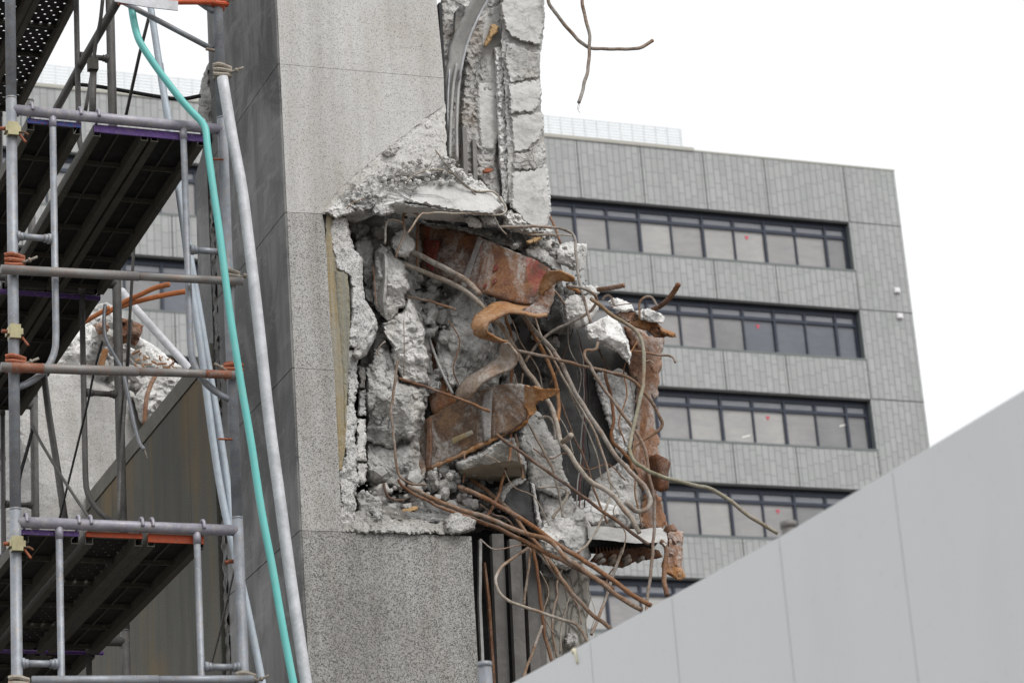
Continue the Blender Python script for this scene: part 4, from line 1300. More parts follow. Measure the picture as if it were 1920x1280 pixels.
crumbs([([(655, 408), (780, 396), (782, 430), (740, 500), (700, 470), (660, 460)], 10.72, .010, .045),
        ([(760, 500), (850, 530), (850, 580), (830, 660), (860, 740), (800, 740), (770, 560)], 10.72, .010, .05),
        ([(690, 450), (712, 440), (712, 560), (690, 560)], 10.62, .008, .03),
        ([(780, 560), (850, 600), (850, 640), (800, 640)], 10.66, .01, .05),
        ([(664, 450), (700, 540), (712, 600), (730, 680), (700, 690), (690, 600), (672, 540)], 10.64, .012, .04),
        ([(770, 820), (850, 830), (860, 900), (780, 900)], 10.68, .01, .045),
        ([(900, 560), (960, 570), (960, 720), (930, 720)], 10.86, .012, .05),
        ([(985, 590), (1060, 600), (1050, 660), (1000, 640)], 10.86, .01, .03),
        ([(700, 880), (850, 880), (900, 950), (840, 975), (700, 965)], 10.58, .008, .045),
        ([(655, 900), (700, 905), (730, 985), (655, 985)], 10.36, .005, .022),
        ([(700, 958), (840, 962), (840, 985), (700, 982)], 10.38, .004, .020),
        ([(850, 890), (960, 900), (1000, 990), (900, 980)], 10.72, .008, .035),
        ([(940, 400), (1045, 430), (1050, 500), (960, 460)], 10.46, .006, .028),
        ([(1030, 490), (1100, 520), (1110, 560), (1050, 560)], 10.56, .006, .03)], 0.011, '').build('rubble', 'conc_mid', None, False,
        'loose grey crumbs and small stones filling the gaps of the torn hollow', 'rubble', None, 'stuff')
crumbs([([(650, 350), (735, 305), (838, 292), (905, 345), (940, 378), (860, 345), (760, 350), (700, 385), (640, 395)], 10.29, .004, .018)],
       0.05, '').build('rubble', 'conc_light', None, False, 'fine pale grit lying on top of the crushed ledge', 'rubble', None, 'stuff')

# ------------------------------------------------------------------ bent steel
up = empty('steel_plate', tuple(onY(900, 600, 10.5)), 'large red brown steel plate with curled lip and looped flange, upper middle of the hollow', 'steel plate')
sheet([((786, 421, 10.66), (790, 503, 10.66)), ((815, 425, 10.62), (808, 510, 10.62)), ((840, 430, 10.57), (828, 520, 10.57)), ((880, 440, 10.51), (862, 536, 10.51)), ((935, 462, 10.44), (905, 549, 10.44)),
       ((990, 484, 10.38), (945, 564, 10.38)), ((1027, 503, 10.33), (980, 570, 10.33)), ((1040, 514, 10.31), (1000, 574, 10.31))], .010, 5, 14, .006, 1).build('web', 'rust_plate', up, True)
sheet([((1011, 540, 10.30), (1016, 556, 10.31)), ((1017, 522, 10.27), (1026, 546, 10.27)), ((1031, 509, 10.23), (1038, 533, 10.25)), ((1047, 507, 10.19), (1050, 525, 10.22)), ((1062, 511, 10.16), (1062, 526, 10.19)), ((1078, 521, 10.14), (1077, 525, 10.17))], .010, 6, 8, .008, 2).build('lip', 'rust_orange', up, True)
sheet([((1012, 540, 10.31), (1041, 528, 10.28)), ((1009, 556, 10.30), (1039, 545, 10.27)), ((998, 570, 10.28), (1036, 563, 10.25)), ((980, 580, 10.26), (1029, 582, 10.23)), ((976, 588, 10.25), (1026, 590, 10.22))], .012, 6, 8, .008, 3).build('end_flange', 'rust_plate', up, True)
sheet([((1027, 579, 10.26), (1026, 590, 10.20)), ((990, 570, 10.34), (1005, 592, 10.20)), ((965, 569, 10.36), (980, 586, 10.22)), ((945, 565, 10.37), (955, 585, 10.23)), ((925, 567, 10.37), (938, 591, 10.24)),
       ((905, 580, 10.36), (925, 598, 10.24)), ((890, 591, 10.34), (916, 603, 10.24)), ((884, 604, 10.32), (911, 612, 10.24)), ((885, 618, 10.31), (911, 621, 10.25)), ((893, 630, 10.31), (925, 631, 10.26)), ((916, 638, 10.32), (940, 640, 10.28)), ((950, 648, 10.34), (953, 642, 10.30))], .011, 5, 8, .005, 4).build('looped_flange', 'rust_orange', up, True)
sheet([((938, 644, 10.31), (952, 645, 10.23)), ((936, 656, 10.33), (965, 660, 10.23)), ((934, 668, 10.35), (968, 675, 10.25)), ((914, 682, 10.37), (957, 690, 10.27)), ((893, 696, 10.39), (925, 703, 10.30)), ((871, 710, 10.41), (904, 717, 10.33)), ((857, 730, 10.43), (888, 736, 10.36)), ((852, 750, 10.45), (884, 748, 10.39))], .011, 5, 8, .005, 5).build('hanging_strip', 'strip_pale', up, True)
lp = empty('steel_plate', tuple(onY(900, 880, 10.5)), 'lower torn steel plate, grey and brown with a frayed orange right end', 'steel plate')
sheet([((797, 789, 10.62), (799, 880, 10.62)), ((825, 771, 10.58), (834, 866, 10.58)), ((857, 753, 10.53), (870, 849, 10.53)), ((892, 737, 10.48), (904, 833, 10.48)), ((915, 728, 10.45), (924, 822, 10.45)), ((939, 722, 10.42), (942, 815, 10.42)),
       ((957, 719, 10.38), (960, 808, 10.40)), ((974, 720, 10.35), (976, 798, 10.38)), ((992, 722, 10.33), (988, 788, 10.36))], .010, 5, 14, .006, 6).build('web', 'rust_grey', lp, True)
sheet([((988, 722, 10.33), (986, 790, 10.36)), ((1000, 724, 10.30), (1000, 775, 10.34)), ((1010, 727, 10.28), (1006, 758, 10.32)), ((1026, 729, 10.26), (1016, 752, 10.29)), ((1040, 727, 10.24), (1034, 744, 10.26)), ((1049, 729, 10.23), (1047, 736, 10.24))], .016, 6, 10, .02, 7).build('frayed_end', 'rust_orange', lp, False)
bar([(800, 880), (834, 866), (870, 850), (904, 833), (942, 816), (975, 800), (988, 790)], 10.60, 10.34, .009, 'rust_orange', '', 'torn_edge', parent=lp, wob=1.2)
sheet([((799, 786, 10.60), (807, 783, 10.58)), ((798, 830, 10.60), (808, 826, 10.58)), ((797, 880, 10.60), (804, 876, 10.58))], .012, 4, 4, .003, 8).build('red_edge', 'rust_dark', lp, True)
sheet([((798, 640, 10.74), (812, 632, 10.72)), ((800, 680, 10.72), (822, 672, 10.70)), ((803, 730, 10.70), (840, 722, 10.66)), ((812, 778, 10.66), (856, 752, 10.62))], .010, 5, 6, .004, 9).build('inner_web', 'rust_dark', lp, True)
bar([(800, 618), (812, 655), (828, 696), (849, 738)], 10.66, 10.56, .006, 'channel', '', 'bright_edge', parent=lp)
sheet([((787, 800, 10.66), (799, 792, 10.62)), ((781, 840, 10.66), (799, 835, 10.62)), ((771, 880, 10.64), (798, 876, 10.60)), ((765, 905, 10.62), (790, 893, 10.58))], .008, 5, 6, .008, 10).build('lower_web', 'rust_grey', lp, True)

colr = empty('rusted_column', tuple(onY(1220, 1000, 10.8)), 'ragged flaking rusted steel column standing at the right edge of the ruin', 'steel column')
rock([(1190, 625), (1212, 632), (1230, 634), (1245, 630), (1243, 645), (1240, 660), (1239, 675), (1240, 690), (1235, 702), (1237, 715), (1233, 730), (1233, 743), (1221, 741), (1224, 770), (1226, 794), (1232, 812), (1237, 826), (1237, 850), (1226, 866), (1228, 890), (1232, 920), (1242, 955), (1252, 986), (1225, 992), (1202, 990), (1204, 950), (1208, 919), (1196, 890), (1184, 868), (1186, 830), (1190, 794), (1193, 740), (1196, 700)],
     10.78, th=.008, step=4, facets=0, rough=.008, seed=101, nsc=26, back=.03, amp=4.2).build('flange', 'rust_column', colr)
sheet([((1222, 872, 10.76), (1226, 920, 10.76)), ((1222, 856, 10.70), (1232, 914, 10.72)), ((1234, 852, 10.66), (1240, 921, 10.68)), ((1247, 860, 10.66), (1250, 914, 10.68)), ((1253, 866, 10.70), (1246, 898, 10.72))], .012, 5, 8, .01, 11).build('curled_tab', 'rust_dark', colr, True)
for i, (ol, mt) in enumerate((([(1150, 588), (1166, 582), (1190, 585), (1206, 592), (1204, 606), (1186, 610), (1164, 600)], 'rust_column'),
                              ([(1176, 606), (1200, 598), (1217, 596), (1232, 604), (1243, 616), (1245, 628), (1230, 626), (1213, 620), (1190, 614)], 'rust_orange'),
                              ([(1212, 618), (1232, 612), (1246, 620), (1256, 628), (1244, 634), (1226, 632)], 'rust_dark'),
                              ([(1236, 612), (1250, 618), (1266, 624), (1268, 634), (1254, 632), (1240, 624)], 'rust_orange'))):
    rock(ol, 10.60-0.03*i, th=.04, step=3, facets=4, rough=.02, seed=105+i, back=.12, amp=1.6).build('torn_head', mt, colr)

bot = empty('steel_bracket', tuple(onY(1230, 1090, 10.6)), 'white sheet over a rusty studded channel ending in a torn bracket, lower right', 'steel bracket')
rock([(1102, 986), (1130, 986), (1165, 990), (1199, 992), (1220, 989), (1239, 988), (1250, 998), (1252, 1012), (1248, 1024), (1240, 1016), (1192, 1018), (1146, 1013), (1103, 1009)], 10.40, th=.012, step=4, facets=0, rough=.006, seed=110, back=.05, amp=.6, gy=-0.5).build('white_sheet', 'channel', bot)
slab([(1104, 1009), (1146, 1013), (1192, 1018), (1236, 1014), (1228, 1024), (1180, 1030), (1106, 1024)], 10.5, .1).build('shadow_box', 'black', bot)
rock([(1106, 1052), (1117, 1038), (1140, 1032), (1161, 1029), (1202, 1024), (1236, 1031), (1243, 1044), (1224, 1048), (1192, 1052), (1167, 1065), (1150, 1062), (1130, 1060)], 10.50, th=.03, step=3.4, facets=2, rough=.015, seed=111, amp=1.2, gy=0.3).build('studded_channel', 'rust_dark', bot)
for i, (x, y) in enumerate(((1126, 1041), (1152, 1042), (1178, 1043), (1204, 1046), (1153, 1050), (1180, 1050), (1131, 1050))):
    m = MB()
    p = onY(x, y, 10.43)
    m.tube([(p[0], p[1]-.008, p[2]), (p[0], p[1]+.05, p[2])], .010, 10, 1)
    m.build('stud', 'bar_grey', bot, True)
for i in range(12):
    x = 1118+i*6.5
    bar([(x, 1026-i*.2), (x+1.2, 1036-i*.3)], 10.46, 10.45, .003, 'rust_dark', '', 'rack_tooth', parent=bot)
rock([(1246, 992), (1256, 984), (1263, 986), (1268, 992), (1283, 997), (1281, 1015), (1280, 1031), (1279, 1059), (1282, 1070), (1286, 1081), (1275, 1087), (1262, 1082), (1250, 1075), (1240, 1060), (1244, 1046), (1250, 1037), (1252, 1012)], 10.50, th=.05, step=3.4, facets=4, rough=.02, seed=112, amp=1.6, back=.1).build('torn_bracket', 'rust_column', bot)
rock([(1249, 1056), (1262, 1058), (1280, 1066), (1286, 1081), (1275, 1088), (1262, 1083), (1248, 1074), (1238, 1060)], 10.46, th=.03, step=3, facets=3, rough=.015, seed=113).build('torn_bracket', 'rust_orange', bot)
sheet([((1246, 994, 10.46), (1250, 1004, 10.46)), ((1252, 984, 10.42), (1258, 996, 10.42)), ((1262, 986, 10.44), (1268, 996, 10.44))], .01, 5, 5, .004, 14).build('curled_tab', 'rust_dark', bot, True)

# bent pale channel hanging in the upper slot
ch = empty('bent_channel', tuple(onY(850, 300, 10.4)), 'bent pale metal channel curving down the slot beside the upper granite cladding', 'metal channel')
sheet([((900, -24, 10.20), (932, -24, 10.20)), ((886, 2, 10.24), (915, 2, 10.24)), ((865, 44, 10.29), (892, 44, 10.29)), ((846, 87, 10.34), (875, 87, 10.34)), ((837, 136, 10.37), (863, 136, 10.37)), ((834, 170, 10.39), (858, 170, 10.39)), ((834, 205, 10.40), (847, 205, 10.40))], .02, 6, 4, .002, 15).build('channel', 'channel', ch, True)
bar([(930, -10), (913, 4), (891, 46), (874, 90), (863, 138), (860, 150)], 10.20, 10.35, .006, 'pipe_white', '', 'flange', parent=ch)
for a in ([(856, 120), (850, 160), (846, 205), (844, 250), (843, 297)], [(864, 130), (860, 160), (857, 205), (856, 250), (857, 300)]):
    bar(a, 10.36, 10.36, .008, 'channel', '', 'strip', parent=ch)
bar([(843, 130), (840, 180), (839, 240), (840, 296)], 10.37, 10.37, .005, 'pipe_white', '', 'strip', parent=ch)
o = rock([(919, 48), (926, 45), (935, 50), (933, 60), (922, 74), (912, 88), (906, 85), (911, 72), (917, 60)], 10.38, th=.03, step=2.6, facets=4, rough=.008, seed=120)
o.build('timber_splinter', 'wood', None, False, 'splintered yellow timber piece stuck in the slot near the top', 'timber')
o = rock([(748, 962), (756, 954), (776, 948), (785, 949), (782, 957), (764, 963)], 10.46, th=.02, step=2.6, facets=2, rough=.006, seed=121)
o.build('timber_splinter', 'wood', None, False, 'dark orange timber piece lying at the bottom left of the hollow', 'timber')
o = rock([(986, 452), (1000, 446), (1014, 443), (1017, 448), (1006, 455), (988, 459)], 10.34, th=.02, step=2.6, facets=2, rough=.006, seed=122)
o.build('timber_splinter', 'wood', None, False, 'small yellow timber piece on the crumbs above the steel plate', 'timber')
o = rock([(750, 302), (756, 294), (772, 300), (790, 294), (796, 300), (782, 310), (765, 308)], 10.30, th=.015, step=2.6, facets=3, rough=.01, seed=123)
o.build('timber_splinter', 'wood', None, False, 'yellow splinters on the very top of the crushed ledge', 'timber')

# ------------------------------------------------------------------ rebars
B = [
 ([(764, 438), (789, 402), (803, 400), (850, 400), (899, 400), (925, 403), (943, 401), (949.6, 392), (941, 376), (923, 360), (893, 359), (872, 349), (850, 327), (824, 319), (801, 321), (775, 330), (763, 341)], 10.2, 10.25, .0045, 'bar_pale', 'pale bar looping from the ledge top round its right end and back under the slab'),
 ([(816.6, 282), (848, 323), (880, 353), (905, 380), (923, 400), (933, 420), (950, 440)], 10.22, 10.25, .0035, 'bar_grey', 'thin straight wire slanting over the ledge top from the slot'),
 ([(742.5, 484), (746, 469), (758, 437), (757, 416), (757, 403), (767, 398), (783, 402)], 10.34, 10.34, .0055, 'bar_brown', 'tall hooked bar in front of the pale cube like chunk'),
 ([(722, 457), (723, 427), (726, 415), (734, 412), (755, 418)], 10.30, 10.30, .005, 'bar_grey', 'short hooked bar left of the tall hooked bar'),
 ([(783, 418), (782, 502)], 10.50, 10.50, .006, 'bar_rust', 'upright red bar at the left end of the upper steel plate'),
 ([(770, 473), (790, 480), (820, 496), (852, 513), (880, 532), (899, 551)], 10.48, 10.25, .0125, 'bar_grey', 'thick broken bar crossing the lower edge of the upper steel plate'),
 ([(755, 494), (800, 512), (840, 528), (880, 551), (915, 586), (940, 613), (965, 652), (985, 690), (1005, 719), (1024, 745), (1036, 769), (1046, 800), (1052, 828), (1067, 847), (1080, 870), (1099, 894), (1114, 908), (1130, 916), (1152, 931), (1171, 956), (1186, 975), (1199, 999)], 10.5, 10.22, .0115, 'bar_pale', 'longest thick bar, crossing the looped flange and ending on the white sheet'),
 ([(1055, 828), (1063, 823), (1071, 815)], 10.24, 10.14, .012, 'bar_pale', 'cut stub sticking out of the longest thick bar'),
 ([(761, 555), (807, 565), (830, 573), (855, 581)], 10.5, 10.36, .006, 'bar_brown', 'short thin brown bar right of the tall pale chunk'),
 ([(933, 426), (980, 425), (1035, 426), (1062, 432), (1077, 445), (1081, 480), (1087, 530), (1097, 570), (1107, 605)], 10.32, 10.3, .007, 'bar_grey', 'long bar running level then bending down past the mortar lump with the socket'),
 ([(990, 440), (1030, 440), (1072, 441)], 10.34, 10.3, .004, 'bar_pale', 'thin level bar just under the long bar that bends down'),
 ([(1030, 404), (1040, 425), (1051, 456)], 10.5, 10.42, .006, 'bar_rust', 'short rusty bar hanging in front of the first office window'),
 ([(1065, 535), (1082, 538), (1100, 543), (1114, 551), (1119, 562), (1112, 578), (1090, 595), (1070, 605), (1052, 613), (1035, 622), (1017, 636), (1000, 654), (985, 678)], 10.22, 10.5, .007, 'bar_grey', 'bar sweeping in a wide loop round the grey angular chunk'),
 ([(970, 585), (980, 590), (1003, 620), (1027, 645), (1050, 677), (1064, 705), (1080, 737), (1105, 778), (1136, 825), (1161, 862), (1190, 892), (1208, 912), (1217, 930), (1218, 944), (1210, 955), (1196, 957), (1183, 950), (1174, 941)], 10.42, 10.12, .011, 'bar_grey', 'thick grey bar running diagonally down to a round hook at its end'),
 ([(1000, 585), (1003, 596), (1015, 630), (1034, 667), (1052, 702), (1086, 759), (1117, 816), (1132, 855), (1141, 890), (1146, 916), (1139, 944), (1124, 981), (1105, 1016), (1083, 1037)], 10.46, 10.3, .0055, 'bar_pale', 'slender pale bar running beside the thick hooked bar and curving back below'),
 ([(990, 606), (1000, 624), (1015, 652), (1027, 677), (1038, 706), (1045, 735), (1048, 765), (1046, 790)], 10.5, 10.36, .009, 'rust_orange', 'orange bar dropping behind the thick hooked bar beside the cast face'),
 ([(970, 657), (1010, 666), (1050, 675), (1085, 684), (1120, 692), (1155, 700), (1179, 708), (1198, 724), (1214, 742), (1228, 763), (1240, 788), (1240, 800), (1230, 810), (1208, 824), (1194, 833), (1187, 845), (1186, 856)], 10.3, 10.4, .0075, 'bar_brown', 'bar crossing level over the others then doubling back at the rusted column'),
 ([(1108, 560), (1120, 569), (1144, 588), (1172, 606), (1191, 618), (1202, 635), (1207, 663), (1206, 710), (1201, 745), (1189, 795), (1182, 825), (1182, 845), (1190, 865), (1208, 878), (1230, 888), (1255, 897), (1300, 909), (1327, 914), (1352, 927), (1374, 942), (1411, 971), (1458, 999)], 10.3, 9.9, .0088, 'bar_olive', 'olive coated bar arching down and out to the right across the office windows'),
 ([(1121, 642), (1119, 652), (1111, 656), (1100, 657), (1096, 665), (1100, 676), (1106, 685), (1113, 700), (1130, 724), (1146, 747), (1165, 773), (1183, 797), (1205, 831), (1213, 862), (1218, 900), (1225, 926), (1226, 985), (1224, 1020), (1221, 1067), (1214, 1120), (1210, 1160)], 10.3, 10.2, .0075, 'bar_brown', 'bar with an orange crook under the white wedge, hanging down past the white sheet'),
 ([(1132, 690), (1138, 715), (1146, 745), (1150, 775), (1150, 796), (1146, 812), (1149, 828), (1158, 838), (1170, 850), (1180, 862), (1185, 881)], 10.5, 10.5, .008, 'bar_rust', 'wavy dark rusty bar in front of the pitted white rim'),
 ([(1040, 730), (1048, 745), (1058, 772), (1068, 797), (1083, 835), (1099, 869), (1110, 905), (1118, 930), (1128, 955), (1139, 981)], 10.56, 10.5, .005, 'bar_dark', 'thin dark bar hanging in front of the board marked face'),
 ([(930, 814), (955, 833), (983, 853), (1042, 894), (1086, 926), (1130, 959), (1160, 978), (1190, 1002), (1217, 1020)], 10.34, 10.2, .0075, 'bar_dark', 'long straight dark bar slanting from the lower plate to the white sheet'),
 ([(991, 794), (1003, 816), (1014, 837), (1028, 862), (1039, 888), (1046, 915), (1050, 938), (1053, 955), (1055, 969)], 10.42, 10.4, .006, 'bar_grey', 'thin greyish bar hanging over the tall grey slab piece'),
 ([(966, 814), (970, 835), (974, 856), (978, 878), (980, 898)], 10.42, 10.4, .0055, 'bar_brown', 'short brown bar with a bare tip in front of the wedge shaped beam end'),
 ([(946, 580), (950, 600), (957, 625), (960, 655), (960, 690), (958, 722)], 10.52, 10.5, .0075, 'bar_rust', 'rusty bar dropping behind the hanging grey strip'),
 ([(958, 812), (957, 840), (955, 862), (948, 885), (942, 903), (933, 931), (923, 952), (911, 969)], 10.42, 10.4, .0065, 'bar_rust', 'rusty bar curving down in front of the beam end to the dark gap'),
 ([(1036, 972), (1043, 960), (1050, 950), (1060, 936), (1066, 921)], 10.42, 10.4, .0075, 'bar_pale', 'stubby pale branch of bar over the brown mortar patch'),
 ([(1010, 915), (1030, 912), (1049, 914), (1060, 918), (1068, 926)], 10.44, 10.42, .004, 'bar_pale', 'thin pale wire arching over the brown mortar patch'),
 ([(1010, 784), (1022, 780), (1032, 784), (1038, 797), (1040, 812), (1040, 823)], 10.50, 10.5, .007, 'bar_grey', 'grey bar bent like a handle on the tall grey slab piece'),
 ([(765, 912), (785, 922), (810, 934), (840, 946), (871, 957), (921, 973), (966, 993), (1000, 1003), (1022, 1009), (1036, 1018), (1046, 1030), (1055, 1040), (1080, 1058), (1103, 1074), (1126, 1090), (1165, 1121), (1205, 1143)], 10.5, 9.95, .0105, 'bar_brown', 'upper thick brown bar sweeping right across the foot of the ruin to the hoarding'),
 ([(860, 912), (880, 920), (918, 938), (966, 966), (1009, 993), (1040, 1017), (1070, 1036), (1099, 1054), (1141, 1081), (1179, 1110), (1221, 1135)], 10.5, 9.92, .0105, 'bar_rust', 'rusty thick bar crossing over the sweeping brown bar near the bulky lump'),
 ([(858, 960), (900, 977), (940, 993), (970, 1008), (993, 1020), (1020, 1034), (1046, 1046), (1070, 1058), (1091, 1070), (1125, 1088), (1150, 1105)], 10.44, 10.05, .010, 'bar_dark', 'dark thick bar lying just below the sweeping brown bar'),
 ([(881, 896), (900, 910), (918, 924), (938, 941), (956, 957), (972, 977), (987, 998), (1009, 1022), (1028, 1048), (1046, 1073), (1062, 1097), (1080, 1121), (1112, 1152), (1128, 1165), (1146, 1178)], 10.6, 10.1, .009, 'bar_brown', 'thick bar diving steeply from the dark gap past the bulky lump to the hoarding'),
 ([(993, 1025), (970, 1040), (948, 1056), (933, 1074), (929, 1090), (936, 1110), (956, 1127), (980, 1136), (1009, 1146), (1030, 1153), (1052, 1160), (1072, 1165), (1086, 1176), (1096, 1190), (1104, 1206)], 10.35, 10.2, .007, 'bar_pale', 'pale bar bowed out to the left in front of the steel sheets of the shaft'),
 ([(995, 1028), (993, 1050), (990, 1073), (986, 1105), (983, 1134)], 10.45, 10.42, .006, 'bar_pale', 'short pale bar hanging straight before the steel sheets'),
 ([(998, 1020), (1005, 1055), (1011, 1099), (1015, 1140), (1019, 1174), (1026, 1205), (1035, 1240)], 10.42, 10.4, .008, 'bar_rust', 'twisted rusty bar hanging between the steel sheets and the marble slab'),
 ([(1016, 1172), (1008, 1195), (998, 1222), (986, 1256), (978, 1278)], 10.4, 10.36, .0065, 'bar_pale', 'pale bar splitting off the twisted rusty bar toward the lower left'),
 ([(1054, 1064), (1048, 1082), (1043, 1099), (1045, 1118), (1040, 1135), (1035, 1160), (1037, 1195), (1044, 1232)], 10.5, 10.46, .0055, 'bar_grey', 'crooked thin bar hanging in front of the marble slab'),
 ([(746, 676), (741, 705), (738, 735), (734, 771), (736, 797), (739, 823), (742, 858), (747, 886), (758, 900), (775, 907), (799, 909)], 10.34, 10.3, .006, 'bar_brown', 'lone bent bar standing before the largest pitted chunk'),
 ([(747, 898), (752, 908), (764, 918), (785, 930), (802, 939), (826, 951), (870, 966), (915, 985)], 10.34, 10.36, .0065, 'bar_rust', 'rusty bar leaving the foot of the lone bent bar to the right'),
 ([(747, 709), (775, 717), (802, 726), (831, 737), (860, 748), (890, 759), (919, 771)], 10.34, 10.25, .0065, 'bar_rust', 'straight rusty bar crossing over the top of the lower steel plate'),
 ([(1027, -40), (1027, 0), (1037, 18), (1049, 34), (1068, 58), (1083, 75), (1095, 84), (1107, 90), (1125, 92), (1143, 93), (1165, 93), (1187, 93), (1200, 90), (1211, 84), (1224, 76)], 10.3, 10.3, .0085, 'bar_grey', 'dangling bar curving up at its right tip against the sky'),
 ([(1092, -40), (1092, 3), (1094, 20), (1098, 38), (1103, 56), (1106, 75), (1106, 97), (1104, 118), (1101, 138), (1096, 155), (1093, 170), (1085, 193)], 10.29, 10.29, .0085, 'bar_grey', 'dangling wavy bar hanging straight down against the sky'),
 ([(1179, 658), (1190, 658), (1203, 659), (1235, 665), (1250, 666), (1259, 668), (1264, 672), (1266, 679)], 10.5, 10.35, .0055, 'bar_brown', 'small bar poking right out of the rusted column with a drooping tip'),
 ([(1199, 598), (1198, 583), (1200, 569), (1206, 560), (1214, 556), (1222, 558), (1228, 566), (1233, 574)], 10.45, 10.42, .0055, 'bar_brown', 'small arched bar on top of the rusted column head'),
 ([(1130, 562), (1134, 556), (1142, 554), (1148, 560), (1152, 572)], 10.5, 10.45, .006, 'bar_brown', 'small curled bar beside the pale stone on the column head'),
 ([(720, 905), (722, 920), (730, 932), (742, 936), (758, 937)], 10.5, 10.5, .006, 'bar_dark', 'small dark curved bar at the left of the cavity floor'),
]
for pts, a, b_, r, mt, lab in B:
    bar(pts, a, b_, r, mt, lab)
for pts, a, b_, r, mt, lab in (
 ([(1222, 582), (1236, 575), (1248, 566), (1257, 556), (1265, 545), (1274, 530)], 10.5, 10.3, .0115, 'rust_dark', 'thick ribbed bar rising to the right above the rusted column'),
 ([(1120, 543), (1137, 541), (1155, 538), (1170, 535)], 10.5, 10.4, .0105, 'rust_dark', 'level ribbed bar stub left of the rising ribbed bar'),
 ([(1168, 1026), (1162, 1044), (1155, 1062), (1148, 1082), (1141, 1105), (1134, 1126), (1126, 1147), (1118, 1168), (1108, 1190)], 10.4, 10.3, .0065, 'bar_grey', 'thin ribbed bar slanting down from the studded channel to the hoarding'),
 ([(1238, 1014), (1246, 1020), (1250, 1033), (1247, 1060), (1245, 1089), (1248, 1102), (1251, 1116)], 10.35, 10.3, .0105, 'bar_rust', 'thick ribbed rusty bar hanging down from the torn bracket'),
 ([(1146, 730), (1148, 760), (1149, 795)], 10.62, 10.6, .004, 'bar_grey', 'fine threaded rod beside the wavy dark rusty bar'),
 ([(1063, 536), (1075, 541), (1088, 549)], 10.4, 10.4, .009, 'rust_orange', 'short orange ribbed stub behind the curled lip')):
    bar(pts, a, b_, r, mt, lab, rib=.18, seg=10)
# scraped band, bare edge and red paint on the upper plate
def web(u, v, off=0.0):
    top = [(786, 421, 10.66), (840, 430, 10.57), (880, 440, 10.51), (935, 462, 10.44), (990, 484, 10.38), (1027, 503, 10.33)]
    bot_ = [(790, 503, 10.66), (828, 520, 10.57), (862, 536, 10.51), (905, 549, 10.44), (945, 564, 10.38), (980, 570, 10.33)]
    k = min(4, int(u*5)); t = u*5-k
    a = [top[k][i]*(1-t)+top[k+1][i]*t for i in range(3)]
    b = [bot_[k][i]*(1-t)+bot_[k+1][i]*t for i in range(3)]
    return tuple(a[i]*(1-v)+b[i]*v-(off if i == 2 else 0) for i in range(3))


sheet([(web(.455, 0.0, .022), web(.49, 0.02, .022)), (web(.44, .35, .022), web(.475, .35, .022)), (web(.42, .7, .022), web(.465, .7, .022)), (web(.41, 1, .022), web(.455, 1, .022))], .002, 6, 5, .002, 21).build('scraped_band', 'scrape', up, True)
sheet([(web(.03, .30, .022), web(.15, .27, .022)), (web(.03, .62, .022), web(.14, .60, .022)), (web(.05, .92, .022), web(.11, .95, .022))], .002, 6, 5, .002, 22).build('red_paint', 'redpaint', up, True)
for u, v, du, dv in ((.63, .36, .03, .16), (.66, .62, .025, .14), (.60, .80, .025, .1)):
    P_ = [(web(u-.2*du, v, .022), web(u+.3*du, v, .022)), (web(u-.5*du, v+dv*.4, .022), web(u+.5*du, v+dv*.3, .022)), (web(u-.3*du, v+dv, .022), web(u-.1*du, v+dv, .022))]
    sheet(P_, .002, 5, 4, .001, 23).build('red_paint', 'redpaint', up, True)
P_ = [web(.02+.96*i/16, 0.0, .006) for i in range(17)]
m = MB()
m.tube([tuple(onY(*p)) for p in P_], .005, 6, 2, 0, 1.2)
m.build('bare_edge', 'bar_pale', up, True)
sheet([((846, 822, 10.52), (849, 834, 10.52)), ((862, 815, 10.49), (866, 824, 10.49)), ((885, 806, 10.455), (888, 813, 10.455))], .002, 5, 3, .001, 24).build('yellow_scrape', 'ochre', lp, True)
sheet([((906, 738, 10.44), (924, 730, 10.42)), ((902, 775, 10.44), (922, 770, 10.42)), ((908, 828, 10.45), (920, 822, 10.43))], .002, 6, 4, .001, 25).build('scraped_band', 'scrape', lp, True)
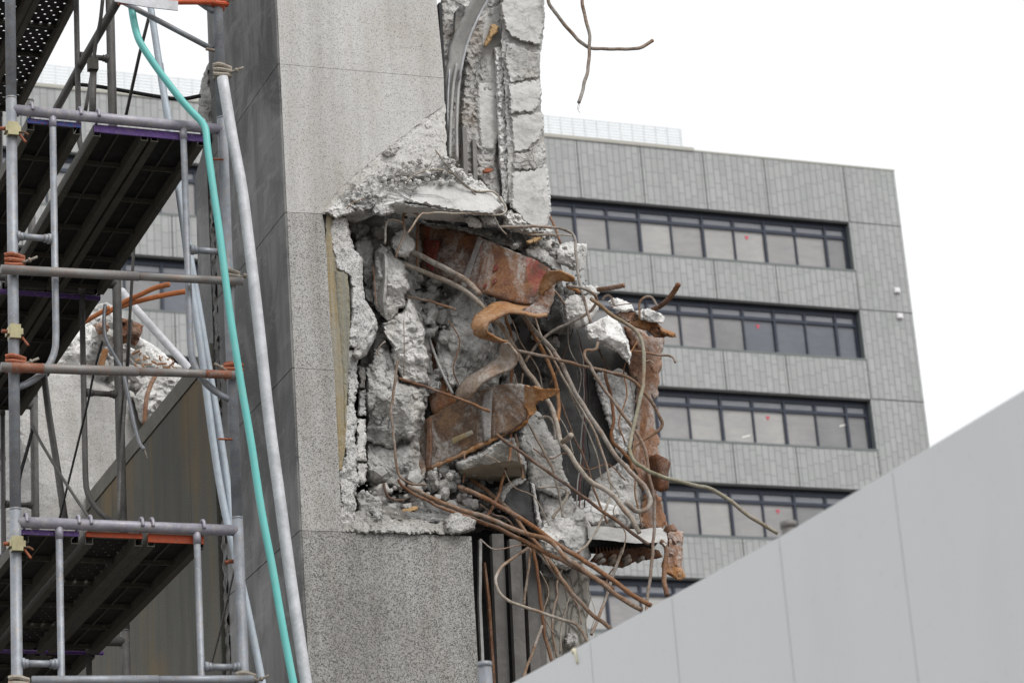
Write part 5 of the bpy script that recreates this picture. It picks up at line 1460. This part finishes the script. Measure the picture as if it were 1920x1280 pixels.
# more thin wires
rw = random.Random(31)
TW = [([(960, 600), (975, 640), (1008, 690), (1022, 740), (1060, 800), (1075, 850)], 10.5, .0028, 'bar_pale', 'thin pale wire crossing in front of the cast face toward the lower right'),
      ([(1098, 560), (1070, 600), (1066, 650), (1090, 700), (1078, 760)], 10.5, .0026, 'bar_grey', 'thin grey wire wandering down from the grey angular chunk'),
      ([(1000, 840), (1030, 860), (1062, 850), (1100, 880), (1140, 870), (1172, 900)], 10.46, .0026, 'bar_rust', 'thin rusty wire waving level across the lower cast face'),
      ([(905, 850), (940, 870), (962, 912), (1000, 930), (1030, 985)], 10.4, .0026, 'bar_pale', 'thin pale wire dropping over the wedge shaped beam end'),
      ([(1195, 640), (1170, 690), (1175, 740), (1160, 790), (1172, 830)], 10.48, .003, 'rust_orange', 'thin orange wire along the pitted white rim'),
      ([(1140, 900), (1160, 930), (1150, 960), (1172, 1000), (1166, 1040)], 10.34, .0028, 'bar_pale', 'thin pale wire hanging over the white sheet'),
      ([(840, 600), (862, 640), (850, 690), (870, 740)], 10.5, .0026, 'bar_rust', 'thin rusty wire over the pitted chunk in the centre'),
      ([(1012, 1070), (1030, 1110), (1018, 1150), (1040, 1190)], 10.46, .0028, 'bar_pale', 'thin pale wire between the twisted rusty bar and the marble slab'),
      ([(900, 1010), (930, 1030), (985, 1022), (1030, 1062), (1080, 1130), (1090, 1170)], 10.3, .003, 'bar_grey', 'thin grey wire looping under the sweeping bars'),
      ([(1141, 577), (1160, 572), (1184, 569)], 10.4, .0025, 'bar_dark', 'very thin dark wire lying over the pale stone on the column head'),
      ([(1040, 545), (1050, 558), (1060, 572)], 10.36, .005, 'bar_brown', 'short brown bar under the curled lip'),
      ([(1211, 677), (1219, 676), (1226, 682)], 10.4, .0035, 'bar_pale', 'tiny pale wire on the rusted column under the drooping bar'),
      ([(1017, 1037), (1032, 1062), (1050, 1085), (1066, 1102)], 10.3, .006, 'bar_brown', 'brown bar end passing under the bulky rounded lump'),
      ([(1108, 1180), (1116, 1150), (1108, 1120), (1102, 1090)], 10.4, .0014, 'bar_pale', 'hair thin curved wire right of the marble slab'),
      ([(964, 700), (970, 722), (976, 742)], 10.45, .004, 'bar_pale', 'thin pale wire dropping behind the grey hanging strip'),
      ([(980, 700), (977, 722), (972, 742)], 10.48, .005, 'bar_brown', 'thin brown bar close to the frayed orange end'),
      ([(1075, 615), (1064, 650), (1048, 690), (1030, 720)], 10.6, .0028, 'bar_dark', 'thin dark wire sloping left across the cast face'),
      ([(1123, 655), (1134, 680), (1150, 700), (1168, 706)], 10.5, .0045, 'bar_dark', 'dark wire sagging below the white wedge'),
      ([(1192, 890), (1190, 920), (1196, 950), (1204, 985)], 10.5, .004, 'bar_brown', 'thin brown wire down the foot of the rusted column'),
      ([(1150, 1065), (1140, 1080), (1136, 1100)], 10.42, .004, 'bar_rust', 'thin rusty wire curling below the studded channel'),
      ([(700, 500), (703, 540), (706, 575)], 10.36, .0022, 'bar_rust', 'thin rusty wire on the edge of the tall pale chunk'),
      ([(757, 600), (758, 650), (757, 705)], 10.36, .0022, 'bar_brown', 'thin rusty wire running down the long pitted chunk'),
      ([(722, 640), (712, 650), (708, 662), (713, 668)], 10.42, .003, 'bar_pale', 'small pale hook over the largest pitted chunk'),
      ([(900, 945), (925, 965), (948, 972), (975, 1002)], 10.45, .005, 'bar_dark', 'dark bar buried at the right of the cavity floor'),
      ([(870, 850), (872, 880), (868, 905)], 10.5, .004, 'bar_rust', 'thin rusty bar left of the wedge shaped beam end'),
      ([(1075, 1100), (1060, 1140), (1052, 1180), (1050, 1225)], 10.55, .004, 'bar_pale', 'thin pale wire crossing the marble slab'),
      ([(1060, 700), (1072, 745), (1090, 780), (1118, 850), (1128, 900)], 10.62, .0032, 'bar_pale', 'long thin pale wire close to the cast face'),
      ([(650, 392), (662, 380), (684, 372)], 10.24, .003, 'bar_brown', 'short brown wire at the left tip of the crushed ledge')]
for pts, Y_, r, mt, lab in TW:
    bar(pts, Y_, Y_, r, mt, lab, 'tie_wire', 'wire', 'thin wires in the ruin', seg=6)
# flat flakes lying on the crushed ledge
rf = random.Random(12)
m = MB()
LP = [(640, 385), (665, 352), (735, 306), (800, 298), (850, 318), (905, 348), (850, 340), (790, 345), (760, 372), (700, 388)]
k = 0
while k < 110:
    x, y = rf.uniform(625, 930), rf.uniform(290, 395)
    if not inside([(x, y)], LP)[0]: continue
    k += 1
    Yq = 10.33-0.14*(y-340)/100
    c = Vector(onY(x, y, Yq))
    r = rf.uniform(.012, .05)*(1.3 if rf.random() < .2 else .8)
    n_ = rf.randint(4, 6)
    a0 = rf.uniform(0, 6)
    U = Vector((1, 0, rf.uniform(-.5, .5))).normalized()
    W = Vector((rf.uniform(-.3, .3), rf.uniform(.3, .9), rf.uniform(.4, 1))).normalized()
    N_ = U.cross(W).normalized()
    pp = [c+(U*math.cos(a0+6.28*i/n_)*rf.uniform(.7, 1.2)+W*math.sin(a0+6.28*i/n_)*rf.uniform(.5, .9))*r for i in range(n_)]
    m.prism([tuple(p) for p in pp], tuple(N_*(-rf.uniform(.005, .014))))
m.build('rubble', 'conc_white', None, False, 'flat pale flakes of concrete lying all over the crushed ledge', 'rubble', None, 'stuff')
# electric wires hanging down the cast face
for i, (mt, lab, dx) in enumerate((('wire_red', 'red wire hanging down the board marked face', 0), ('black', 'black wire hanging down the board marked face', 5), ('wire_white', 'white wire hanging down the board marked face', -3))):
    pts = [(1082, 618), (1088+dx*.3, 650), (1096+dx*.5, 680), (1098+dx, 720), (1098+dx*1.2, 770), (1094+dx*1.5, 820), (1096+dx*2, 860), (1088+dx*1.4, 900), (1086+dx*2, 950)]
    bar(pts, 10.7, 10.72, .0028, mt, lab, 'wire', 'wire', 'wires hanging in the ruin', wob=0, seg=6)
for i, pts in enumerate(([(1085, 193), (1086, 200), (1083, 206)], [(1085, 193), (1083, 203), (1087, 212)])):
    bar(pts, 10.29, 10.29, .0012, 'bar_grey', ('fine frayed wire end, bending left,' if i == 0 else 'longer fine frayed wire end')+' below the dangling wavy bar', 'wire', 'wire', 'wires hanging in the ruin', wob=0, seg=5)

# ================================================================== SCAFFOLD
SX0, SX1, SY = 2.085, 2.95, 9.683
PR = 0.0214


def arc_pts(a, b, c, n=6):
    """quadratic curve from a to c pulled toward b"""
    return [tuple((1-t)**2*np.array(a)+2*t*(1-t)*np.array(b)+t*t*np.array(c)) for t in [i/n for i in range(n+1)]]


def frame(Y, zt, mp, mi, mb, label, parts=True):
    """welded scaffold frame: two posts, top beam, two bent inner legs and their spacers; zt = beam height"""
    e0 = empty('scaffolding', (SX0, Y, zt-1.7), label, 'scaffold frame', 'welded scaffold frames')
    z0 = zt-1.7+0.055
    for s, X in ((1, SX0), (-1, SX1)):
        m = MB()
        m.tube([(X, Y, z0), (X, Y, zt+0.05)], PR, 16, 1)
        m.tube([(X, Y, zt+0.046), (X, Y, zt+0.053)], PR*1.03, 16, 1)
        m.build('post', mp, e0, True)
        xi = X+s*0.165
        m = MB()
        m.tube([(xi, Y, zt-0.01), (xi, Y, zt-0.93)]+arc_pts((xi, Y, zt-0.95), (xi, Y, zt-1.10), (X+s*0.01, Y, zt-1.165), 8)[1:], 0.0136, 12, 1)
        m.build('inner_leg', mi, e0, True)
        m = MB()
        for q0, q1, r0_ in ((0.015, 0.028, 0.0215), (0.024, 0.042, 0.017), (0.036, 0.130, 0.0135), (0.124, 0.142, 0.017), (0.138, 0.152, 0.0205)):
            m.tube([(X+s*q0, Y, zt-0.54), (X+s*q1, Y, zt-0.54)], r0_, 12, 1)
        m.build('spacer', mi, e0, True)
        # brace pin
        if s == 1:
            m = MB()
            m.tube([(X+0.02, Y-0.005, zt-0.10), (X+0.045, Y-0.015, zt-0.10), (X+0.062, Y-0.02, zt-0.112)], 0.0045, 8, 2)
            m.build('lock_pin', 'bar_rust', e0, True)
    m = MB()
    m.tube([(SX0+0.005, Y, zt), (SX1-0.005, Y, zt)], PR*1.0, 16, 1)
    m.build('top_beam', mb, e0, True)
    # flat paint mark on the weld
    for X in (SX0+0.165, SX1-0.165):
        m = MB()
        m.tube([(X, Y, zt-0.012), (X, Y, zt-0.06)], 0.0155, 12, 1)
        m.build('weld_collar', mb, e0, True)
    return e0


ZT = [6.205, 4.508, 7.902, 2.81]
names = {6.205: 'upper', 4.508: 'lower', 7.902: 'top', 2.81: 'lowest'}
frame(SY, 6.205, 'galv', 'galv', 'galv_violet', 'front scaffold frame whose beam crosses the left edge with violet paint below it')
frame(SY, 4.508, 'galv', 'galv', 'galv_violet', 'lower front scaffold frame, its violet grey beam carrying orange deck hooks')
frame(SY, 7.902, 'galv', 'galv', 'galv', 'topmost front scaffold frame, of which only the posts and a bent leg show')
BAY = 1.77
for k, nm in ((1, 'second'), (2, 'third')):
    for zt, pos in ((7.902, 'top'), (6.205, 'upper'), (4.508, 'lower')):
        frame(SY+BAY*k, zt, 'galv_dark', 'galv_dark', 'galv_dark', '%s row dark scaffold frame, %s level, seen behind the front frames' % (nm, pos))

# coupling clamps with yellow locks on the left front post
for z, nm in ((onY(15, 246, SY)[2], 'under the upper beam'), (onY(16, 625, SY)[2], 'between the two orange clamps'), (onY(20, 1022, SY)[2], 'under the lower beam')):
    r0 = empty('lock_clamp', (SX0, SY, z), 'yellow zinc lock clamp on the left front post, '+nm, 'clamp', 'yellow lock clamps')
    m = MB()
    m.box(SX0-0.021, SX0+0.021, SY-0.036, SY+0.01, z-0.028, z+0.028)
    m.box(SX0-0.030, SX0+0.030, SY-0.034, SY+0.012, z-0.012, z+0.012)
    m.build('body', 'lock', r0)
    m = MB()
    m.tube([(SX0+0.028, SY-0.02, z-0.02), (SX0+0.045, SY-0.025, z-0.045), (SX0+0.05, SY-0.03, z-0.055)], 0.005, 8, 2)
    m.tube([(SX0-0.05, SY-0.02, z), (SX0-0.03, SY-0.02, z)], 0.008, 8, 1)
    m.build('bolt', 'clamp_orange', r0, True)


def clamp(X, Y, z, mat, label, s=1):
    r0 = empty('pipe_clamp', (X, Y, z), label, 'clamp', 'swivel pipe clamps')
    m = MB()
    for dz in (-0.024, 0.0, 0.024):
        m.tube([(X-0.001, Y, z+dz-0.0085), (X+0.001, Y, z+dz+0.0085)], 0.031, 14, 1)
    m.build('ring', mat, r0, True)
    m = MB()
    for dz in (-0.019, 0.0, 0.019):
        m.tube([(X-s*0.036, Y-0.024, z+dz), (X-s*0.01, Y-0.033, z+dz*1.2), (X+s*0.036, Y-0.022, z+dz*.8)], 0.0105, 8, 3)
    m.box(X+s*0.034-0.008, X+s*0.034+0.008, Y-0.03, Y-0.002, z-0.022, z+0.022)
    m.build('jaw', mat, r0)
    m = MB()
    m.tube([(X+s*0.03, Y-0.03, z-0.008), (X+s*0.055, Y-0.045, z-0.002), (X+s*0.085, Y-0.05, z+0.012)], 0.0055, 8, 2)
    m.tube([(X+s*0.052, Y-0.044, z-0.003), (X+s*0.060, Y-0.046, z)], 0.010, 6, 1)
    m.build('bolt', 'clamp_steel', r0, True)
    return r0


# level pipes clamped across the front frames
for (y0, y1, mat, lab) in ((506, 527, 'ledger_rust', 'upper level pipe clamped across the front scaffold frame'),
                           (689, 702, 'ledger_rust', 'rust streaked level pipe clamped below the upper level pipe'),
                           (1276, 1273, 'galv', 'level pipe along the very bottom edge of the picture')):
    a, b = onY(2, y0-1, SY-0.045), onY(455, y1+1, SY-0.045)
    if y0 > 1200: a, b = onY(60, y0, SY-0.045), onY(475, y1, SY-0.045)
    mid = a+(b-a)*(0.56)
    r0 = empty('level_pipe', tuple(a), lab, 'scaffold pipe', 'level pipes across the frame')
    m = MB()
    m.tube([tuple(a), tuple(mid)], 0.0190, 14, 1)
    m.build('outer_tube', mat, r0, True)
    m = MB()
    m.tube([tuple(mid-(b-a)*0.01), tuple(b)], 0.0165, 14, 1)
    m.build('inner_tube', mat, r0, True)
    if y0 == 689:
        for t0, t1, rr_ in ((.84, .95, .0172), (.04, .17, .0196)):
            m = MB()
            m.tube([tuple(a+(b-a)*t0), tuple(a+(b-a)*t1)], rr_, 14, 1)
            m.build('painted_band', 'band', r0, True)
clamp(SX0, SY, onY(15, 492, SY)[2], 'clamp_orange', 'orange clamp joining the upper level pipe to the left front post')
clamp(SX0, SY, onY(15, 682, SY)[2], 'clamp_orange', 'large orange clamp joining the rust streaked pipe to the left front post')
clamp(SX1, SY, onY(431, 522, SY)[2], 'clamp_steel', 'grey clamp behind the teal pipe on the right front post')
clamp(SX1, SY, onY(437, 697, SY)[2], 'clamp_orange', 'bright orange clamp beside the teal pipe on the right front post', -1)
clamp(SX1, SY, onY(412, 4, SY)[2], 'orange', 'red orange clamp at the top edge of the picture on the right front post')
clamp(SX1, SY-0.0, onY(418, 138, SY)[2], 'clamp_steel', 'dirty pale clamp with a rusty bolt holding the head of the white leaning pipe')
clamp(SX0, SY, onY(22, 1284, SY)[2], 'clamp_steel', 'clamp at the bottom left corner of the picture')
clamp(SX1, SY, onY(466, 1276, SY)[2], 'clamp_steel', 'grey clamp at the bottom of the right front post')
m = MB()
a, b = onY(222, 4, SY-0.03), onY(404, 4, SY-0.03)
m.tube([tuple(a), tuple(b)], 0.012, 12, 1)
m.build('level_pipe', 'orange', None, True, 'thin red orange bar at the top edge of the picture', 'scaffold pipe')
slab([(215, -6), (334, 2), (334, 20), (280, 14), (215, 3)], SY-0.06, 0.006).build('name_board', 'pipe_white', None, False, 'edge of a white board at the top of the scaffold', 'board')
# brace at the top
m = MB()
m.tube([tuple(onY(232, 5, SY+0.02)), tuple(onY(403, 95, SY+0.02))], 0.0115, 12, 1)
m.build('brace_pipe', 'galv', None, True, 'thin grey brace slanting down to the right front post near the top', 'brace')
clampm = MB()
clampm.tube([tuple(onY(386, 92, SY)), tuple(onY(406, 96, SY))], 0.007, 8, 1)
clampm.build('brace_latch', 'bar_grey', None, True, 'small latch at the lower end of the thin grey brace', 'latch')


# decks
def deck(X0, X1, Y0, zt, wide, holes, endmat, label, far=False):
    z = zt-0.028
    r0 = empty('scaffold_deck', (X0, Y0, z), label, 'scaffold deck', 'steel deck planks')
    L0, L1 = Y0+0.03, Y0+BAY-0.03
    m = MB()
    m.box(X0+0.006, X1-0.006, L0, L1, z+0.008, z+0.0105)
    plate = m
    m = MB()
    cs = [X0, X1-0.032]+([(X0+X1)/2-0.036, (X0+X1)/2+0.006] if wide else [])
    for x in cs:
        m.box(x, x+0.030, L0, L1, z-0.040, z-0.036)
        m.box(x if x != X0 else x, x+0.003, L0, L1, z-0.036, z+0.0075)
        m.box(x+0.027, x+0.030, L0, L1, z-0.036, z+0.0075)
    m.build('side_rail', 'rail_olive', r0)
    m = plate
    m.cur = 1
    n = 5
    for i in range(n+1):
        y = L0+(L1-L0)*i/n
        a, b = X0+0.031, X1-0.033
        m.box(a, b, y-0.004, y+0.004, z-0.014, z+0.007)
    if not holes:
        k = 4 if wide else 2
        for j in range(1, k):
            x = X0+(X1-X0)*j/k
            if wide and j == 2:
                continue
            m.box(x-0.003, x+0.003, L0, L1, z-0.002, z+0.0074)
    m.build('plate', ['deck_holes' if holes else 'deck_plate', 'rail_olive'], r0)
    if not far:
        m = MB()
        m.box(X0+0.002, X1-0.002, Y0+0.022, Y0+0.030, z-(0.024 if wide or X1 > 2.8 else 0.012), z+0.008)
        m.build('end_plate', endmat, r0)
        for x in (X0+0.012, X1-0.012):
            m = MB()
            P = [(x, Y0+0.03, z-0.01), (x, Y0+0.022, zt+0.020), (x, Y0+0.004, zt+0.036), (x, Y0-0.018, zt+0.026), (x, Y0-0.027, zt-0.004)]
            m.tube(P, 0.0062, 8, 4, flat=0.8)
            m.build('hook', 'orange' if endmat == 'orange' and X0 > 2.62 else 'galv_violet', r0, True)
    return r0


xb = lambda x, y, Y=SY: float(onY(x, y, Y)[0])
X1a, X1b, X1c, X1d = xb(53, 215), xb(155, 222), xb(178, 223), xb(391, 240)
Z1, Z2, Z3 = 6.205, 4.508, 7.902
for bay, bn in ((0, 'first'), (1, 'second')):
    Y0 = SY+BAY*bay
    far = bay > 0
    deck(X1a, X1b, Y0, Z1, False, False, 'blue', 'narrow upper level deck plank, left side, %s bay%s' % (bn, '' if far else ' with blue end'), far)
    deck(X1c, X1d-0.01, Y0, Z1, True, False, 'purple', 'wide deck at the upper level, right side, %s bay%s' % (bn, '' if far else ' with a purple end'), far)
    a = [xb(42, 985), xb(152, 988), xb(163, 988), xb(271, 990), xb(279, 990), xb(386, 993)]
    deck(a[0], a[1], Y0, Z2, False, False, 'purple', 'left narrow plank at the lower level, %s bay' % bn, far)
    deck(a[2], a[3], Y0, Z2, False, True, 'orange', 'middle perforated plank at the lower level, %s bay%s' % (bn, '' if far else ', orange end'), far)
    deck(a[4], a[5], Y0, Z2, False, False, 'orange', 'right narrow plank at the lower level, %s bay%s' % (bn, '' if far else ', orange end'), far)
    deck(X1a, X1b, Y0, Z3, False, True, 'purple', 'narrow perforated plank at the top level, %s bay' % bn, far)
    deck(X1c, X1c+0.24, Y0, Z3, False, True, 'purple', 'middle perforated plank at the top level, %s bay' % bn, far)
    deck(X1c+0.245, X1d-0.01, Y0, Z3, False, True, 'galv_dark', 'right perforated plank at the top level, %s bay' % bn, far)
Y2 = SY+BAY
deck(a[0], a[3], Y2, Z2-1.7, True, True, 'purple', 'perforated deck at the lowest level behind the bottom frame', True)
m = MB()
m.tube([(SX0, Y2, Z1-0.075), (SX1-.08, Y2, Z1-0.075)], 0.012, 10, 1)
m.build('level_pipe', 'purple', None, True, 'thin purple pipe under the far end of the first upper bay', 'scaffold pipe')
m = MB()
m.tube([(SX0, Y2, Z2-0.055), (SX1-0.1, Y2, Z2-0.055)], 0.008, 10, 1)
m.build('level_pipe', 'purple', None, True, 'thin purple pipe under the far end of the first lower bay', 'scaffold pipe')


# braces and other thin members
def pole(pts, Ys, r, mat, name, label, cat, group=None, flat=1.0, sub=5, seg=10):
    P = [onY(p[0], p[1], (Ys if not isinstance(Ys, (list, tuple)) else Ys[0]+(Ys[1]-Ys[0])*i/(len(pts)-1))) for i, p in enumerate(pts)]
    m = MB()
    m.tube([tuple(p) for p in P], r, seg, sub, flat=flat)
    return m.build(name, mat, None, True, label, cat, group)


G = 'slanting braces inside the scaffold'
pole([(290, -10), (262, 100), (235, 222)], (10.6, 11.25), .008, 'galv_dark', 'brace_pipe', 'thin dark brace crossing the sky left of the teal pipe', 'brace', G, sub=1)
pole([(262, 275), (255, 400), (243, 600), (238, 690)], (10.9, 11.4), .007, 'galv_dark', 'brace_pipe', 'thin dark brace hanging under the wide upper deck', 'brace', G)
pole([(228, -10), (205, 30), (150, 125), (103, 210)], (10.6, 11.9), .020, 'galv_dark', 'brace_pipe', 'thick dark handrail slanting across the sky at the upper left', 'handrail', G, sub=1)
pole([(193, -5), (188, 40), (180, 80), (172, 140), (160, 208)], (10.9, 11.1), .009, 'galv_dark', 'brace_pipe', 'flat dark brace crossing the thick handrail', 'brace', G, flat=.6)
gp = pole([(175, 132), (173, 222)], 10.85, .0155, 'galv_dark', 'guard_post', 'short guard post with a square cap at the upper left', 'post', None, sub=1)
p = onY(174, 122, 10.84)
m = MB()
m.box(p[0]-.022, p[0]+.022, p[1]-.02, p[1]+.02, p[2]-.028, p[2]+.026)
m.build('post_cap', 'rail_olive', gp, False)
pole([(138, 158), (180, 162), (230, 170), (300, 182), (340, 186), (376, 180)], (11.6, 11.35), .010, 'black', 'cable', 'black sagging cable tied between the scaffold and the pillar', 'cable', None, seg=8)
pole([(165, 754), (150, 815), (128, 905), (110, 978)], (11.2, 11.6), .009, 'black', 'brace_pipe', 'black flat brace at the lower left, above the lower beam', 'brace', G, flat=.5)
pole([(192, 640), (178, 690), (165, 754)], (11.0, 11.2), .009, 'black', 'brace_pipe', 'black flat brace above the lower one, in front of the rubble', 'brace', G, flat=.5)
pole([(62, 800), (52, 840), (38, 890), (33, 930)], (11.4, 11.2), .008, 'black', 'strap', 'black strap hanging beside the left front post', 'strap', None, flat=.5)
pole([(60, 798), (80, 835), (120, 900), (172, 978)], (11.4, 11.2), .007, 'galv_dark', 'brace_pipe', 'thin grey brace running down to the lower beam from the left', 'brace', G)
pole([(197, 572), (195, 600), (198, 632), (208, 655), (228, 690), (235, 715), (243, 752), (252, 795), (262, 830), (271, 842)], (11.4, 11.2), .0085, 'galv', 'bent_bar', 'light grey bent tube with a pointed end, hanging before the rubble', 'bent tube')
pole([(271, 842), (277, 860)], (11.2, 11.19), .003, 'bar_pale', 'tube_tip', 'thin rusty spike at the end of the bent light grey tube', 'spike', None, sub=1)
pole([(82, 700), (92, 780), (108, 880), (122, 978)], (12.4, 12.1), .0165, 'galv_dark', 'brace_pipe', 'grey pipe leaning behind the lower left frame', 'leaning pipe', G, sub=1)
pole([(246, 600), (238, 700), (228, 850), (222, 976)], (11.5, 11.3), .008, 'galv_dark', 'brace_pipe', 'thin dark brace running beside the dark upright post', 'brace', G, flat=.6)
pole([(442, 1056), (425, 1130), (412, 1185), (395, 1250)], (10.0, 10.6), .008, 'galv_dark', 'brace_pipe', 'flat dark brace at the bottom, left of the right front post', 'brace', G, flat=.5)
pole([(422, 1054), (432, 1052), (444, 1052)], 9.72, .008, 'clamp_orange', 'brace_bolt', 'rusty bolt at the head of the flat dark brace', 'bolt')
# front leaning pipes
pole([(417, 146), (436, 260), (453, 350), (466, 450), (484, 600), (505, 790), (524, 930), (545, 1085), (562, 1200), (583, 1340)], (9.60, 9.45), .0225, 'pipe_white', 'leaning_pipe', 'long white zinc pipe leaning against the scaffold in front of the pillar corner', 'leaning pipe', None, seg=16)
pole([(300, 120), (312, 210), (320, 260), (332, 336), (345, 430), (356, 520), (376, 650), (400, 830), (420, 950), (446, 1060), (470, 1170), (494, 1290), (500, 1330)], (10.35, 9.95), .0150, 'pipe_blue', 'leaning_pipe', 'pale blue pipe with the lower foot, leaning behind the right front post', 'leaning pipe', 'pair of pale blue leaning pipes', seg=14)
pole([(282, 10), (297, 110), (306, 170), (317, 228), (340, 380), (358, 490), (385, 650), (415, 830), (432, 950), (441, 1040), (452, 1120)], (10.38, 10.02), .0150, 'pipe_blue', 'leaning_pipe', 'pale blue pipe with the upper head, running beside its twin', 'leaning pipe', 'pair of pale blue leaning pipes', seg=14)
pole([(246, 8), (250, 35), (256, 62), (265, 84), (290, 122), (312, 152), (336, 183), (358, 208), (372, 222), (381, 233), (386, 246), (389, 275), (395, 320), (402, 370), (411, 432), (421, 510), (433, 600), (452, 720), (471, 830), (490, 955), (511, 1065), (531, 1180), (552, 1290), (560, 1330)], (9.72, 9.40), .0148, 'teal', 'plastic_pipe', 'teal plastic pipe bent over the upper beam and running down past the pillar', 'plastic pipe', None, seg=16)
for i, (x, y) in enumerate(((402, 299), (418, 823))):
    m = MB()
    p = onY(x, y, SY-.02)
    m.tube([(p[0]-.02, p[1], p[2]), (p[0]+.035, p[1]-.01, p[2]-.002)], .0045, 8, 1)
    m.build('pin', 'clamp_orange', None, True, ('upper' if i == 0 else 'lower')+' small rusty pin poking left from the right front post', 'pin')

# ------------------------------------------------------------------ rubble heap behind the wall
o = rock([(20, 700), (60, 690), (110, 690), (135, 690), (200, 720), (250, 745), (270, 790), (300, 860), (240, 960), (180, 1040), (60, 1060), (10, 1040), (10, 800)], 14.2, th=.25, step=9, facets=2, rough=.004, seed=201, back=.8, slope=.3, nsc=18)
o.build('granite_slab', 'granite_pale', None, False, 'huge pale granite slab leaning behind the stained wall, left', 'granite slab')
for ol, Y, mt, lab, nm in (
        ([(100, 700), (110, 655), (135, 625), (165, 600), (200, 640), (215, 690), (180, 730), (130, 720)], 14.3, 'conc_white', 'pale rounded boulder of concrete left of the dark tube in the heap', 'concrete_chunk'),
        ([(140, 628), (160, 592), (176, 572), (200, 566), (226, 582), (238, 612), (240, 650), (190, 660)], 14.5, 'conc_mid', 'grey boulder at the top of the heap under the orange bars', 'concrete_chunk'),
        ([(160, 640), (215, 600), (262, 632), (300, 655), (340, 690), (352, 735), (250, 790), (190, 740), (160, 700)], 14.5, 'conc_white', 'wide pale mass of smashed concrete in the middle of the heap', 'concrete_chunk'),
        ([(250, 745), (275, 715), (300, 705), (345, 708), (360, 720), (330, 780), (290, 810), (262, 790)], 14.0, 'conc_light', 'big pale boulder resting against the top of the stained wall', 'concrete_chunk'),
        ([(240, 655), (300, 662), (335, 690), (350, 712), (300, 716), (250, 700)], 14.3, 'conc_light', 'crumbling shelf of concrete right of the dark upright post in the heap', 'concrete_chunk')):
    rock(ol, Y, th=.22, step=5, facets=6, rough=.05, seed=len(lab), back=.4, slope=.7).build(nm, mt, None, False, lab, 'concrete chunk', 'broken concrete chunks')
o = rock([(224, 594), (250, 602), (270, 610), (262, 632), (252, 652), (244, 640), (230, 645), (222, 620)], 14.0, th=.05, step=4, facets=4, rough=.03, seed=210, amp=2)
o.build('rusty_scrap', 'rust_dark', None, False, 'torn rusty plate on top of the rubble heap', 'scrap metal')
o = rock([(176, 610), (196, 600), (206, 612), (200, 624), (184, 628)], 13.9, th=.05, step=4, facets=3, rough=.02, seed=211)
o.build('brick_scrap', 'rust_column', None, False, 'pinkish brick lump on the rubble heap beside the bent grey tube', 'brick lump')
for pts, lab in (([(140, 620), (160, 603), (205, 577)], 'short orange angle bar lying at the left of the heap top'),
                 ([(195, 590), (235, 565), (262, 553), (290, 540), (318, 533)], 'upper orange bar crossing over the heap'),
                 ([(205, 583), (232, 573), (262, 564), (300, 555), (345, 547), (376, 546)], 'lower longer orange bar crossing over the heap')):
    pole(pts, (13.6, 13.3), .015, 'primer', 'orange_bar', lab, 'steel bar', 'orange bars over the heap', flat=.5)
pole([(228, 546), (258, 583), (300, 630), (352, 688), (365, 704)], (13.8, 13.2), .023, 'pipe_white', 'white_pole', 'white pole leaning over the rubble heap', 'pole')
pole([(290, 705), (280, 728), (274, 752), (271, 795)], (13.5, 13.3), .013, 'bar_rust', 'rebar', 'thick rusty bar curving down behind the stained wall coping', 'rebar', 'bent reinforcing bars')
pole([(198, 656), (192, 675), (188, 700)], 13.9, .018, 'rust_orange', 'rebar', 'ribbed orange bar end on the heap left of the dark upright post', 'rebar', 'bent reinforcing bars')
m = MB()
rd = random.Random(5)
for i in range(46):
    x, y = rd.uniform(262, 340), rd.uniform(655, 700)
    if y < 655+(340-x)*0.0+(x-262)*0.3: continue
    p = onY(x, y, 13.9)
    m.tube([tuple(p), tuple(p+np.array([rd.uniform(-.06, .06), rd.uniform(-.04, .04), rd.uniform(-.02, .03)]))], rd.uniform(.003, .008), 4, 1, flat=.5)
m.build('rust_flakes', 'rust_orange', None, False, 'scattered rusty flakes and splinters on the heap', 'rubble', None, 'stuff')
m = MB()
rd = random.Random(6)
for poly, n in (([(165, 640), (215, 600), (340, 690), (345, 715), (230, 760), (180, 700)], 130), ([(150, 600), (215, 580), (220, 660), (150, 660)], 50)):
    for i in range(n):
        p_ = (rd.uniform(150, 345), rd.uniform(580, 760))
        if inside([p_], poly)[0]:
            m.stone(onY(p_[0], p_[1], 14.12), rd.uniform(.01, .06), rd)
m.build('rubble', 'conc_light', None, False, 'small stones strewn over the rubble heap behind the wall', 'rubble', None, 'stuff')
